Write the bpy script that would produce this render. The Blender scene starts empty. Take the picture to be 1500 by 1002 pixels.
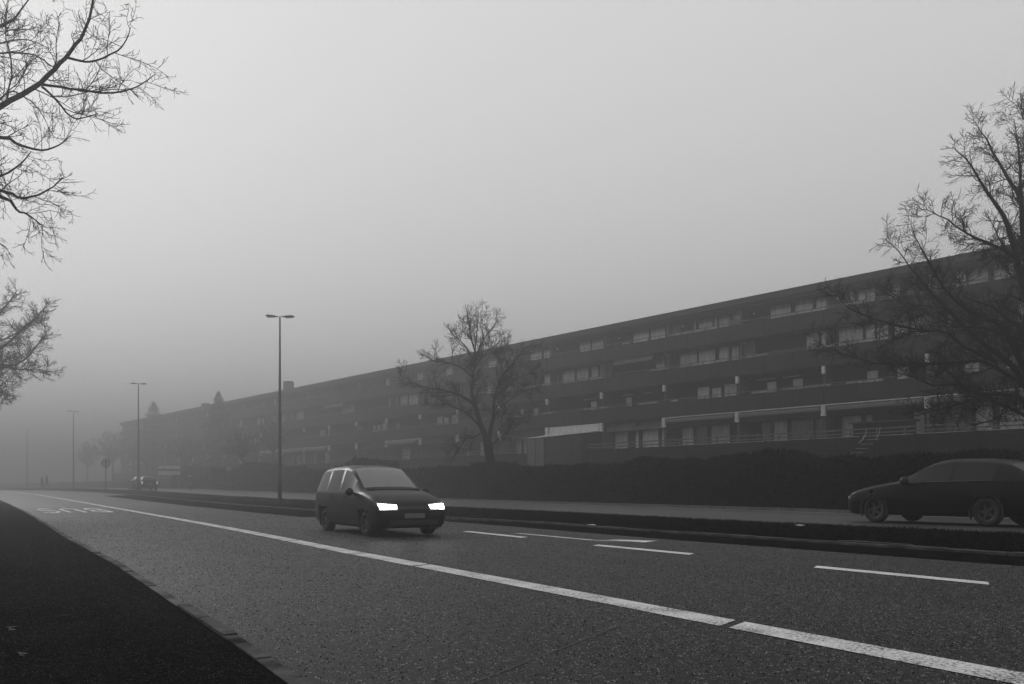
import bpy, bmesh, math, random
import numpy as np
from mathutils import Vector, Matrix
R = math.radians
# ------------------------------------------------------------------ camera, sky, sun, exposure
sc = bpy.context.scene
C = sc.collection
EYE = 1.12
F = 1167.0; HX = 750.0; HY = 718.5          # measuring constants of the photograph (28 mm lens)
cam = bpy.data.cameras.new('camera'); camo = bpy.data.objects.new('camera', cam); C.objects.link(camo)
camo.location = (0, 0, EYE); camo.rotation_euler = (R(90), 0, 0)
cam.sensor_width = 36; cam.lens = 28.0; cam.shift_y = (HY - 501) / 1500.0; cam.clip_start = .05; cam.clip_end = 3000
sc.camera = camo
SUN_AZ = R(-42); SUN_EL = R(25); SKYP = .06; SKYK = 4.3
w = bpy.data.worlds.new('World'); sc.world = w; w.use_nodes = True
nt = w.node_tree; bg = nt.nodes['Background']
sky = nt.nodes.new('ShaderNodeTexSky'); sky.sky_type = 'NISHITA'; sky.sun_disc = False
sky.sun_elevation = SUN_EL; sky.sun_rotation = SUN_AZ; sky.dust_density = 8.0; sky.air_density = 1.6; sky.altitude = 50
bwn = nt.nodes.new('ShaderNodeRGBToBW'); nt.links.new(sky.outputs[0], bwn.inputs[0]); 
# an overcast sky evens out the clear-sky brightness
pw = nt.nodes.new('ShaderNodeMath'); pw.operation = 'POWER'; pw.inputs[1].default_value = SKYP; nt.links.new(bwn.outputs[0], pw.inputs[0])
ml = nt.nodes.new('ShaderNodeMath'); ml.operation = 'MULTIPLY'; ml.inputs[1].default_value = SKYK; nt.links.new(pw.outputs[0], ml.inputs[0]); nt.links.new(ml.outputs[0], bg.inputs[0])
bg.inputs[1].default_value = .15
sl = bpy.data.lights.new('sun', 'SUN'); sl.energy = 1.5; sl.angle = R(20); sl.color = (1, 1, 1)
so = bpy.data.objects.new('sun', sl); C.objects.link(so)
sd = Vector((math.sin(SUN_AZ) * math.cos(SUN_EL), math.cos(SUN_AZ) * math.cos(SUN_EL), math.sin(SUN_EL)))
so.rotation_euler = sd.to_track_quat('Z', 'Y').to_euler()
sc.view_settings.view_transform = 'Standard'; sc.view_settings.look = 'None'
sc.view_settings.exposure = .3; sc.view_settings.gamma = 1
HAZE = .0114
sc.render.engine = 'CYCLES'
sc.cycles.volume_bounces = 2

# ------------------------------------------------------------------ helpers
rnd = random.Random(7)
def mat(name, v, rough=.7, var=.0, scale=4.0, bump=0, bscale=40, metal=0, coat=0, spec=.5, dist=.02):
    m = bpy.data.materials.new(name); m.use_nodes = True; t = m.node_tree; b = t.nodes['Principled BSDF']
    b.inputs['Roughness'].default_value = rough; b.inputs['Metallic'].default_value = metal
    b.inputs['Coat Weight'].default_value = coat; b.inputs['Specular IOR Level'].default_value = spec
    b.inputs['Base Color'].default_value = (v, v, v, 1)
    tc = t.nodes.new('ShaderNodeTexCoord')
    if var:
        n = t.nodes.new('ShaderNodeTexNoise'); n.inputs['Scale'].default_value = scale; n.inputs['Detail'].default_value = 8; n.inputs['Roughness'].default_value = .65
        r = t.nodes.new('ShaderNodeMapRange'); r.inputs[1].default_value = .3; r.inputs[2].default_value = .7
        r.inputs[3].default_value = v * (1 - var); r.inputs[4].default_value = v * (1 + var)
        t.links.new(tc.outputs['Object'], n.inputs['Vector']); t.links.new(n.outputs[0], r.inputs[0]); t.links.new(r.outputs[0], b.inputs['Base Color'])
    if bump:
        n = t.nodes.new('ShaderNodeTexNoise'); n.inputs['Scale'].default_value = bscale; n.inputs['Detail'].default_value = 5
        k = t.nodes.new('ShaderNodeBump'); k.inputs['Strength'].default_value = bump; k.inputs['Distance'].default_value = dist
        t.links.new(tc.outputs['Object'], n.inputs['Vector']); t.links.new(n.outputs[0], k.inputs['Height']); t.links.new(k.outputs[0], b.inputs['Normal'])
    return m
def emis(name, s):
    m = bpy.data.materials.new(name); m.use_nodes = True; b = m.node_tree.nodes['Principled BSDF']
    b.inputs['Base Color'].default_value = (.8, .8, .8, 1); b.inputs['Emission Color'].default_value = (1, 1, 1, 1); b.inputs['Emission Strength'].default_value = s
    return m
def tag(o, label=None, cat=None, group=None, kind=None):
    if label: o['label'] = label
    if cat: o['category'] = cat
    if group: o['group'] = group
    if kind: o['kind'] = kind
    return o
def empty(name, loc, rz=0, label=None, cat=None, group=None):
    o = bpy.data.objects.new(name, None); C.objects.link(o); o.location = loc; o.rotation_euler = (0, 0, rz)
    o.empty_display_size = .2
    return tag(o, label, cat, group)
class MB:
    def __init__(s): s.v = []; s.f = []; s.uv = None
    def quad(s, a, b, c, d): n = len(s.v); s.v += [a, b, c, d]; s.f.append((n, n+1, n+2, n+3)); return s
    def tri(s, a, b, c): n = len(s.v); s.v += [a, b, c]; s.f.append((n, n+1, n+2)); return s
    def box(s, x0, x1, y0, y1, z0, z1):
        n = len(s.v); s.v += [(x, y, z) for z in (z0, z1) for x, y in ((x0, y0), (x1, y0), (x1, y1), (x0, y1))]
        s.f += [(n+3, n+2, n+1, n), (n+4, n+5, n+6, n+7)] + [(n+i, n+(i+1) % 4, n+4+(i+1) % 4, n+4+i) for i in range(4)]; return s
    def tube(s, pts, rad, sides=6, cap=True):
        if len(pts) < 2: return s
        P = [Vector(p) for p in pts]
        if not hasattr(rad, '__len__'): rad = [rad] * len(P)
        d0 = (P[1] - P[0])
        if d0.length < 1e-9: return s
        d0.normalize()
        up = Vector((0, 0, 1)) if abs(d0.z) < .9 else Vector((1, 0, 0))
        a = d0.cross(up).normalized(); n0 = len(s.v)
        for i, p in enumerate(P):
            d = (P[min(i+1, len(P)-1)] - P[max(i-1, 0)])
            d = d.normalized() if d.length > 1e-9 else d0
            a = (a - d * a.dot(d)); a = a.normalized() if a.length > 1e-6 else d.orthogonal().normalized()
            b = d.cross(a)
            for k in range(sides):
                t = 2 * math.pi * k / sides; q = p + (a * math.cos(t) + b * math.sin(t)) * rad[i]; s.v.append((q.x, q.y, q.z))
        for i in range(len(P)-1):
            for k in range(sides):
                u = n0 + i*sides + k; v_ = n0 + i*sides + (k+1) % sides
                s.f.append((u, v_, v_+sides, u+sides))
        if cap:
            s.f.append(tuple(range(n0+sides-1, n0-1, -1))); e = n0 + (len(P)-1)*sides; s.f.append(tuple(range(e, e+sides)))
        return s
    def lathe(s, prof, sides=16, axis='z', c=(0, 0, 0)):
        n0 = len(s.v)
        for r, h in prof:
            for k in range(sides):
                t = 2*math.pi*k/sides; x, y = r*math.cos(t), r*math.sin(t)
                p = (x, y, h) if axis == 'z' else ((x, h, y) if axis == 'y' else (h, x, y))
                s.v.append((p[0]+c[0], p[1]+c[1], p[2]+c[2]))
        for i in range(len(prof)-1):
            for k in range(sides):
                s.f.append((n0+i*sides+k, n0+i*sides+(k+1) % sides, n0+(i+1)*sides+(k+1) % sides, n0+(i+1)*sides+k))
        return s
    def build(s, name, m, parent=None, smooth=False, loc=None):
        me = bpy.data.meshes.new(name); me.from_pydata(s.v, [], s.f); me.update()
        if m: me.materials.append(m)
        if smooth: me.polygons.foreach_set('use_smooth', [True]*len(me.polygons))
        o = bpy.data.objects.new(name, me); C.objects.link(o)
        if parent: o.parent = parent
        if loc: o.location = loc
        return o
def copy_tree(o, parent=None):
    c = o.copy(); C.objects.link(c); c.parent = parent
    for ch in list(o.children): copy_tree(ch, c)
    return c
def at(px, py, Y):                                     # world point at measured depth
    return Vector(((px - HX) * Y / F, Y, EYE + (HY - py) * Y / F))

# ------------------------------------------------------------------ the road's own coordinates: s along, n across
_ds = .25
_S = np.arange(-60, 330, _ds)
_psi = np.radians(30.9 + .075*np.clip(_S, 0, 110))
_X = np.cumsum(-np.sin(_psi))*_ds; _Y = np.cumsum(np.cos(_psi))*_ds
_i0 = int(np.argmin(abs(_S))); _X -= _X[_i0]; _Y -= _Y[_i0]
ZS = [-60, 14, 22, 35, 50, 65, 85, 100, 125, 160, 200, 330]; ZV = [0, 0, .05, .11, .22, .40, .70, .90, 1.1, 1.2, 1.24, 1.3]
def zr(s): return float(np.interp(s, ZS, ZV))
def sn(s, n, dz=0, z=None):
    p = float(np.interp(s, _S, _psi)); x = float(np.interp(s, _S, _X)); y = float(np.interp(s, _S, _Y))
    return Vector((x + n*math.cos(p), y + n*math.sin(p), (zr(s) if z is None else z) + dz))
def head(s): return float(np.interp(s, _S, _psi))
def inv_sn(x, y):
    i = int(np.argmin((_X-x)**2 + (_Y-y)**2))
    return float(_S[i]), float((x-_X[i])*math.cos(_psi[i]) + (y-_Y[i])*math.sin(_psi[i]))
def nk(s): return float(np.interp(s, [-60, 5, 13, 20, 30, 50, 330], [1.36, 1.33, 1.2, .93, .8, .7, .7]))
def nr(s): return float(np.interp(s, [-60, 20, 33, 50, 93, 128, 330], [13.05, 13.0, 11.4, 11.1, 11.9, 12.6, 12.6]))
NB = Vector((math.cos(R(42.5)), math.sin(R(42.5)), 0)); UB = Vector((-NB.y, NB.x, 0))
DB = 56.6                                               # camera to the facade plane
def BW(t, d, z): return NB*(DB + d) + UB*t + Vector((0, 0, z))

def zt(x, y):                                           # terrain height
    s, n = inv_sn(x, y); z = zr(s)
    if n < nk(s): return z + .05
    if n < nr(s) + .3: return z
    a = nr(s) + .3
    if n < 16: return z + .13 + .17*min(1, max(0, (n-a)/max(.3, 15.6-a)))
    if n < 24.6: return z + .3
    zz = z + .3 + min(1, (n-24.6)/4)*.25
    db = DB - (x*NB.x + y*NB.y)
    if db < 20:
        u = min(1, max(0, (20-db)/17)); u = u*u*(3-2*u); zz = zz*(1-u) + u*3.3
    return zz

# sheets laid along the road (uv = metres n, s)
def strip(name, n0, n1, s0, s1, dz, m, kind='structure', step=1.0, ncols=1, far=0, parent=None, thick=0):
    fn0 = n0 if callable(n0) else (lambda s: n0); fn1 = n1 if callable(n1) else (lambda s: n1)
    S = []; s = s0
    while s < s1 - 1e-6: S.append(s); s += step
    S.append(s1)
    v = []; uv = []; f = []
    fd = dz if callable(dz) else (lambda s, n: dz)
    for s in S:
        a, b = fn0(s), fn1(s)
        for k in range(ncols+1):
            n = a + (b-a)*k/ncols; p = sn(s, n); v.append((p.x, p.y, p.z + fd(s, n))); uv.append((n, s))
    w_ = ncols+1
    for i in range(len(S)-1):
        for k in range(ncols): f.append((i*w_+k, i*w_+k+1, (i+1)*w_+k+1, (i+1)*w_+k))
    me = bpy.data.meshes.new(name); me.from_pydata(v, [], f); me.update()
    l = me.uv_layers.new(name='UVMap'); vi = [0]*len(me.loops); me.loops.foreach_get('vertex_index', vi)
    l.data.foreach_set('uv', [c for i in vi for c in uv[i]])
    me.materials.append(m); o = bpy.data.objects.new(name, me); C.objects.link(o)
    if kind: o['kind'] = kind
    if parent: o.parent = parent
    return o

# ------------------------------------------------------------------ materials
def asphalt(name, base, rough, speck, lanes=True, bright=.2, thr=.64, spec=.3, dirt=False):
    m = bpy.data.materials.new(name); m.use_nodes = True; t = m.node_tree; b = t.nodes['Principled BSDF']; L = t.links.new
    tc = t.nodes.new('ShaderNodeTexCoord')
    uv = t.nodes.new('ShaderNodeMapping'); L(tc.outputs['UV'], uv.inputs[0])
    g = t.nodes.new('ShaderNodeTexNoise'); g.inputs['Scale'].default_value = speck; g.inputs['Detail'].default_value = 5; g.inputs['Roughness'].default_value = .9
    L(tc.outputs['UV'], g.inputs['Vector'])
    r = t.nodes.new('ShaderNodeValToRGB'); e = r.color_ramp.elements
    e[0].position = .36; e[0].color = (base*.15,)*3+(1,); e[1].position = thr; e[1].color = (base*1.3,)*3+(1,)
    x = e.new(thr+.07); x.color = (bright,)*3+(1,)
    L(g.outputs[0], r.inputs[0])
    st = t.nodes.new('ShaderNodeMapping'); st.inputs['Scale'].default_value = (.9, .07, 1); L(tc.outputs['UV'], st.inputs[0])
    n2 = t.nodes.new('ShaderNodeTexNoise'); n2.inputs['Scale'].default_value = 1.3; n2.inputs['Detail'].default_value = 5; L(st.outputs[0], n2.inputs['Vector'])
    n3 = t.nodes.new('ShaderNodeTexNoise'); n3.inputs['Scale'].default_value = .7; n3.inputs['Detail'].default_value = 6; L(tc.outputs['UV'], n3.inputs['Vector'])
    ad = t.nodes.new('ShaderNodeMath'); ad.operation = 'ADD'; L(n2.outputs[0], ad.inputs[0]); L(n3.outputs[0], ad.inputs[1])
    mr = t.nodes.new('ShaderNodeMapRange'); mr.inputs[1].default_value = .7; mr.inputs[2].default_value = 1.3; mr.inputs[3].default_value = .55; mr.inputs[4].default_value = 1.4
    L(ad.outputs[0], mr.inputs[0])
    mu = t.nodes.new('ShaderNodeVectorMath'); mu.operation = 'MULTIPLY'; L(r.outputs[0], mu.inputs[0]); L(mr.outputs[0], mu.inputs[1])
    if dirt:
        sx = t.nodes.new('ShaderNodeSeparateXYZ'); L(tc.outputs['UV'], sx.inputs[0])
        a2 = t.nodes.new('ShaderNodeMath'); a2.operation = 'MULTIPLY_ADD'; a2.inputs[1].default_value = 1.3; L(n3.outputs[0], a2.inputs[0]); L(sx.outputs[0], a2.inputs[2])
        m2 = t.nodes.new('ShaderNodeMapRange'); m2.inputs[1].default_value = 1.75; m2.inputs[2].default_value = 2.75; m2.inputs[3].default_value = .22; m2.inputs[4].default_value = 1; L(a2.outputs[0], m2.inputs[0])
        m3 = t.nodes.new('ShaderNodeVectorMath'); m3.operation = 'MULTIPLY'; L(mu.outputs[0], m3.inputs[0]); L(m2.outputs[0], m3.inputs[1]); mu = m3
    L(mu.outputs[0], b.inputs['Base Color'])
    rr = t.nodes.new('ShaderNodeMapRange'); rr.inputs[3].default_value = rough-.1; rr.inputs[4].default_value = rough+.12; b.inputs['Specular IOR Level'].default_value = spec; L(n3.outputs[0], rr.inputs[0]); L(rr.outputs[0], b.inputs['Roughness'])
    k = t.nodes.new('ShaderNodeBump'); k.inputs['Strength'].default_value = .9; k.inputs['Distance'].default_value = .012
    L(g.outputs[0], k.inputs['Height']); L(k.outputs[0], b.inputs['Normal'])
    return m
M = {}
M['road'] = asphalt('road asphalt', .015, .5, 15, bright=.28, spec=.14, thr=.585, dirt=True)
M['pave'] = asphalt('pavement asphalt', .013, .9, 18, bright=.05, thr=.62, spec=.0)
M['road2'] = asphalt('far road asphalt', .06, .45, 30)
def paint(name, thr):
    m = bpy.data.materials.new(name); m.use_nodes = True; t = m.node_tree; b = t.nodes['Principled BSDF']; L = t.links.new
    tc = t.nodes.new('ShaderNodeTexCoord')
    n = t.nodes.new('ShaderNodeTexNoise'); n.inputs['Scale'].default_value = 34; n.inputs['Detail'].default_value = 5; n.inputs['Roughness'].default_value = .75; L(tc.outputs['UV'], n.inputs['Vector'])
    n2 = t.nodes.new('ShaderNodeTexNoise'); n2.inputs['Scale'].default_value = 2.2; L(tc.outputs['UV'], n2.inputs['Vector'])
    a = t.nodes.new('ShaderNodeMath'); a.operation = 'MULTIPLY_ADD'; a.inputs[1].default_value = .35; L(n2.outputs[0], a.inputs[0]); L(n.outputs[0], a.inputs[2])
    r = t.nodes.new('ShaderNodeValToRGB'); e = r.color_ramp.elements
    e[0].position = thr; e[0].color = (.055,)*3+(1,); e[1].position = thr+.035; e[1].color = (.45,)*3+(1,); x = e.new(thr+.25); x.color = (.72,)*3+(1,)
    L(a.outputs[0], r.inputs[0]); L(r.outputs[0], b.inputs['Base Color']); b.inputs['Roughness'].default_value = .6
    k = t.nodes.new('ShaderNodeBump'); k.inputs['Strength'].default_value = .5; k.inputs['Distance'].default_value = .01; L(n.outputs[0], k.inputs['Height']); L(k.outputs[0], b.inputs['Normal'])
    return m
M['paint'] = paint('worn white road paint', .6); M['paint2'] = paint('white road paint', .53)
M['soil'] = mat('dark winter soil and grass', .006, .95, .6, 2.5, .8, 14, spec=.0, dist=.05)
M['grass'] = mat('dark winter grass', .007, .9, .5, 3, spec=.02)
M['kerb'] = mat('weathered kerb stone', .10, .75, .55, 6, .8, 50)
M['kerbd'] = mat('dirty kerb stone', .04, .85, .9, 3.2, .8, 40, spec=.1)
M['kerb2'] = mat('mossy kerb stone', .06, .85, .8, 2.5, .8, 40, spec=.1)
M['kerbl'] = mat('worn soiled kerb stone', .075, .9, .95, 1.7, .9, 30, spec=.05)
M['gutter'] = mat('wet gutter dirt', .01, .7, .6, 5, .6, 30)
M['steel'] = mat('galvanised steel', .10, .55, .3, 3, metal=.3)
M['dsteel'] = mat('dark painted steel', .04, .55, .3, 3)
M['bark'] = mat('wet dark bark', .01, .9, .4, 8, .6, 25, spec=.03)
M['leafd'] = mat('dark evergreen leaves', .008, .85, .5, 3, spec=.02)
M['concrete'] = mat('weathered concrete', .10, .85, .45, .9, .2, 20)
M['band'] = mat('dark stained balcony boarding', .02, .85, .75, .5, .3, 12)
M['roof'] = mat('roof fascia', .03, .7, .3, .5)
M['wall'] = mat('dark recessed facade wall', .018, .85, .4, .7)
M['pier'] = mat('pale panel', .22, .8, .3, 1.2)
M['white'] = mat('white painted concrete', .78, .7, .25, 2.5)
M['rail'] = mat('weathered rail timber', .14, .7, .5, 3)
M['railp'] = mat('pale rail timber', .5, .6, .6, .7)
M['frame'] = mat('window frame paint', .03, .6, .2, 3)
M['awn'] = mat('pale awning canvas', .16, .8, .4, 4)
M['awns'] = mat('awning cassette', .75, .45, .2, 1)
M['fence'] = mat('dark timber boarding', .018, .9, .5, 1.3, .4, 16, spec=.03)
M['terr'] = mat('terrace floor', .10, .9, .3, 1)
def glass(name, v, rough=.12):
    m = bpy.data.materials.new(name); m.use_nodes = True; t = m.node_tree; b = t.nodes['Principled BSDF']; L = t.links.new
    tc = t.nodes.new('ShaderNodeTexCoord'); oi = t.nodes.new('ShaderNodeObjectInfo')
    mp = t.nodes.new('ShaderNodeMapping'); mp.inputs['Scale'].default_value = (2.2, 1, .35); L(tc.outputs['Object'], mp.inputs[0])
    n = t.nodes.new('ShaderNodeTexNoise'); n.inputs['Scale'].default_value = 2.2; n.inputs['Detail'].default_value = 4; L(mp.outputs[0], n.inputs['Vector'])
    r = t.nodes.new('ShaderNodeMapRange'); r.inputs[1].default_value = .35; r.inputs[2].default_value = .65; r.inputs[3].default_value = v*.72; r.inputs[4].default_value = v*1.15; L(n.outputs[0], r.inputs[0])
    L(r.outputs[0], b.inputs['Base Color']); b.inputs['Roughness'].default_value = rough
    b.inputs['Specular IOR Level'].default_value = 1.0
    return m
G = [glass('curtained glass %d' % i, v) for i, v in enumerate((.8, .62, .45, .16))]
M['cpaint'] = mat('dark car paint', .002, .42, coat=.08, spec=.14)
M['cpaint2'] = mat('dark grey car paint', .002, .4, coat=.1, spec=.14)
M['cpaint3'] = mat('silver car paint', .16, .35, coat=.6)
M['cglass'] = mat('car glass', .008, .3, spec=.25)
M['ws_sky_grey'] = mat('windscreen glass with painted sky reflection', .12, .12, .25, 1.5, spec=1.0)  # mottled grey base colour stands in for sky reflected in the windscreen
M['rubber'] = mat('tyre rubber', .012, .85, .3, 20)
M['rim'] = mat('wheel alloy', .05, .5, metal=.4)
M['black'] = mat('black plastic', .008, .6)
M['plate'] = mat('number plate', .14, .6)
M['lamp'] = emis('lit headlamp', 14.0); M['tail'] = mat('lamp lens', .4, .3); M['dlamp'] = emis('daylight lamp', .35)
M['skin'] = mat('skin', .3, .6); M['cloth'] = mat('dark coat', .02, .9); M['clothl'] = mat('light coat', .11, .9); M['hairl'] = mat('pale hat', .5, .8); M['trou'] = mat('dark trousers', .015, .9)
M['sign'] = mat('sign sheet', .3, .6, .2, 5); M['litter'] = mat('white litter', .8, .5); M['litterd'] = mat('wet leaf', .004, .9, .3, 8, spec=.05); M['litterg'] = mat('pale twig', .12, .8, spec=.05)
M['billb'] = mat('pale board', .6, .7, .3, 2)

# ------------------------------------------------------------------ ground, roads, verges
def ground():
    v = []; f = []
    ns = [-300, -200, -120, -60, -30, -15, -8, -4, -1, 3, 8, 12, 13.6, 15.6, 16.2, 20, 24.4, 25.2, 27, 29, 31, 34, 37, 40, 44, 48, 52, 56, 62, 70, 85, 110, 150, 200, 260]
    S = list(range(-58, 200, 3)) + [205, 220, 240, 270, 300, 325]
    for s in S:
        for n in ns:
            p = sn(s, n); z = zt(p.x, p.y) if -12 < n else zr(s)
            db = DB - (p.x*NB.x + p.y*NB.y)
            if n > 24.6: z += rnd.uniform(-.04, .04)
            if db < 1.5: z = 3.3
            v.append((p.x, p.y, z - .05))
    k = len(ns)
    for i in range(len(S)-1):
        for j in range(k-1): f.append((i*k+j, i*k+j+1, (i+1)*k+j+1, (i+1)*k+j))
    m = MB(); m.v = v; m.f = f
    tag(m.build('ground', M['soil'], smooth=True), kind='structure')
ground()
def crown(s, n): return .0
strip('road', nk, lambda s: nr(s)+.3, -50, 320, 0.0, M['road'], ncols=4)
strip('pavement', -7, lambda s: nk(s)-.13, -50, 320, .06, M['pave'], ncols=2)
strip('far_road', 15.9, 24.35, -50, 320, .305, M['road2'], ncols=2)
strip('gutter', lambda s: nr(s)+.12, lambda s: nr(s)+.36, -50, 320, .004, M['gutter'])
strip('median_verge', lambda s: nr(s)+.62, 15.95, -50, 320, lambda s, n: .145 + .17*(n-nr(s)-.62)/max(.5, 15.95-nr(s)-.62), M['soil'], ncols=6)
strip('far_verge', 24.3, 28, -50, 200, lambda s, n: .37 + (n-24.3)*.05, M['soil'], ncols=4)
def kerb(name, nf, wd, dz, s0, s1, m, lab, seglen, jit, top=.0):
    mb = MB(); s = s0; r = random.Random(3)
    while s < s1:
        L_ = seglen if s < 90 else 6.0
        k = 1 if L_ < 3 else 2
        a, b = s + .012, s + L_ - .012
        j = r.uniform(-jit, jit); jz = r.uniform(-jit, jit*.5) if s < 90 else 0
        q = [sn(a, nf(a)+j), sn(a, nf(a)+wd+j), sn(b, nf(b)+wd+j*.6), sn(b, nf(b)+j*.6)]
        n0 = len(mb.v)
        for p in q: mb.v.append((p.x, p.y, p.z - .06))
        for p in q: mb.v.append((p.x, p.y, p.z + dz + jz))
        mb.f += [(n0+4, n0+5, n0+6, n0+7)] + [(n0+i, n0+(i+1) % 4, n0+4+(i+1) % 4, n0+4+i) for i in range(4)]
        s += L_
    tag(mb.build(name, m), kind='structure')
kerb('kerb', lambda s: nk(s)-.13, .1, .075, -30, 320, M['kerbl'], '', .9, .012)
kerb('median_kerb', lambda s: nr(s)+.36, .26, .13, -30, 320, M['kerb2'], '', 1.05, .008)
kerb('median_far_kerb', lambda s: 15.86, .12, .33, -30, 320, M['kerb'], '', 1.05, .004)
kerb('far_kerb', lambda s: 24.3, .14, .43, -30, 320, M['kerb'], '', 1.05, .01)
# markings: each a sheet 4 mm above the road, with slanted ends
def mark(s0, s1, n0, n1, m, slant=.0, name='road_marking', dz=.006, step=.6):
    nf0 = n0 if callable(n0) else (lambda s: n0); nf1 = n1 if callable(n1) else (lambda s: n1)
    N = max(1, int((s1-s0)/step)); v = []; uv = []; f = []
    for i in range(N+1):
        t = i/N
        for nf, sl in ((nf0, 0), (nf1, slant)):
            s = s0 + (s1-s0)*t + sl
            n = nf(s); p = sn(s, n, dz); v.append(tuple(p)); uv.append((n, s))
    for i in range(N): f.append((2*i, 2*i+1, 2*i+3, 2*i+2))
    me = bpy.data.meshes.new(name); me.from_pydata(v, [], f); me.update(); l = me.uv_layers.new(name='UVMap')
    for lp in me.loops: l.data[lp.index].uv = uv[lp.vertex_index]
    me.materials.append(m); o = bpy.data.objects.new(name, me); C.objects.link(o); o['kind'] = 'structure'; return o
segs = [(-8.2, -2.05), (-1.9, 4.62), (4.72, 10.72), (10.8, 17.15), (17.25, 23.6), (23.66, 30), (30.03, 100), (100, 150)]
for a, b in segs: mark(a, b, 4.85, 5.19, M['paint'], .14, 'lane_line', step=1.0)
for a, b in ((-.5, 2.1), (5.12, 7.55), (10.15, 12.85), (15.65, 18.5), (21.2, 23.9)): mark(a, b, 9.6+.02*a, 9.88+.02*a, M['paint2'], .16, 'lane_dash')
mark(12.0, 12.04, 10.2, 12.9, M['gutter'], -1.1, 'road_joint', dz=.003)
mark(3.9, 3.93, 1.9, 4.8, M['gutter'], 1.6, 'road_joint', dz=.003)
mark(-30, 11.35, 12.97, 13.1, M['paint2'], .05, 'edge_line'); mark(11.6, 140, lambda s: nr(s)-.04, lambda s: nr(s)+.06, M['paint2'], 0, 'edge_line', step=1.5)
mark(-30, 140, 24.0, 24.1, M['paint2'], 0, 'far_edge_line', dz=.312, step=2); mark(-30, 140, 16.15, 16.25, M['paint2'], 0, 'far_edge_line', dz=.312, step=2)
# turn arrow and bus lettering: polygons in road coordinates
def poly_mark(polys, name, m, dz=.007):
    v = []; f = []; uv = []
    for P in polys:
        n0 = len(v)
        for (s, n) in P: p = sn(s, n, dz); v.append(tuple(p)); uv.append((n, s))
        f.append(tuple(range(n0, n0+len(P))))
    me = bpy.data.meshes.new(name); me.from_pydata(v, [], f); me.update(); l = me.uv_layers.new(name='UVMap')
    for lp in me.loops: l.data[lp.index].uv = uv[lp.vertex_index]
    me.materials.append(m); o = bpy.data.objects.new(name, me); C.objects.link(o); o['kind'] = 'structure'
poly_mark([[(17.2, 10.72), (17.2, 10.86), (14.2, 10.93), (14.2, 10.78)], [(14.2, 10.78), (14.2, 10.93), (13.7, 11.3), (13.35, 11.3)],
           [(14.25, 11.3), (13.0, 11.3), (13.3, 11.95)]], 'turn_arrow', M['paint2'])
def band_poly(pts, wd):
    out = []
    for (a, b) in zip(pts[:-1], pts[1:]):
        dx, dy = b[0]-a[0], b[1]-a[1]; L_ = math.hypot(dx, dy)
        if abs(dx) > abs(dy)*3: out.append([(a[0], a[1]-wd/2), (b[0], b[1]-wd/2), (b[0], b[1]+wd/2), (a[0], a[1]+wd/2)])
        else: out.append([(a[0]-wd*3.4, a[1]), (a[0]+wd*3.4, a[1]), (b[0]+wd*3.4, b[1]), (b[0]-wd*3.4, b[1])])
    return out
SB = 40.0
def L(n0, pts): return band_poly([(SB + 6.0*v, n0 - .62*u) for (u, v) in pts], .14)
# letters face traffic coming towards the camera, so their tops point to the camera
def flip(pts): return [(u, 1-v) for u, v in pts]
Bp = L(4.05, flip([(0, 0), (0, 1), (.8, .95), (1, .75), (.8, .52), (.1, .5)])) + L(4.05, flip([(.8, .5), (1, .28), (.8, .04), (0, 0)]))
Up = L(3.0, flip([(0, 1), (0, .15), (.3, 0), (.7, 0), (1, .15), (1, 1)]))
Sp = L(2.05, flip([(1, .85), (.7, 1), (.25, 1), (0, .8), (.15, .58), (.85, .42), (1, .2), (.7, 0), (.2, 0), (0, .15)]))
for i, (P, nm) in enumerate(((Bp, 'letter_b_marking'), (Up, 'letter_u_marking'), (Sp, 'letter_s_marking'))): 
    for q, pl in enumerate(P): pass
    # tiny height steps keep crossing strokes apart
    v = []; f = []; uv = []
    for q, pl in enumerate(P):
        n0 = len(v)
        for (s, n) in pl: p = sn(s, n, .006 + .0012*q); v.append(tuple(p)); uv.append((n, s))
        f.append(tuple(range(n0, n0+len(pl))))
    me = bpy.data.meshes.new(nm); me.from_pydata(v, [], f); me.update(); l = me.uv_layers.new(name='UVMap')
    for lp in me.loops: l.data[lp.index].uv = uv[lp.vertex_index]
    me.materials.append(M['paint2']); o = bpy.data.objects.new(nm, me); C.objects.link(o); o['kind'] = 'structure'
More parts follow.
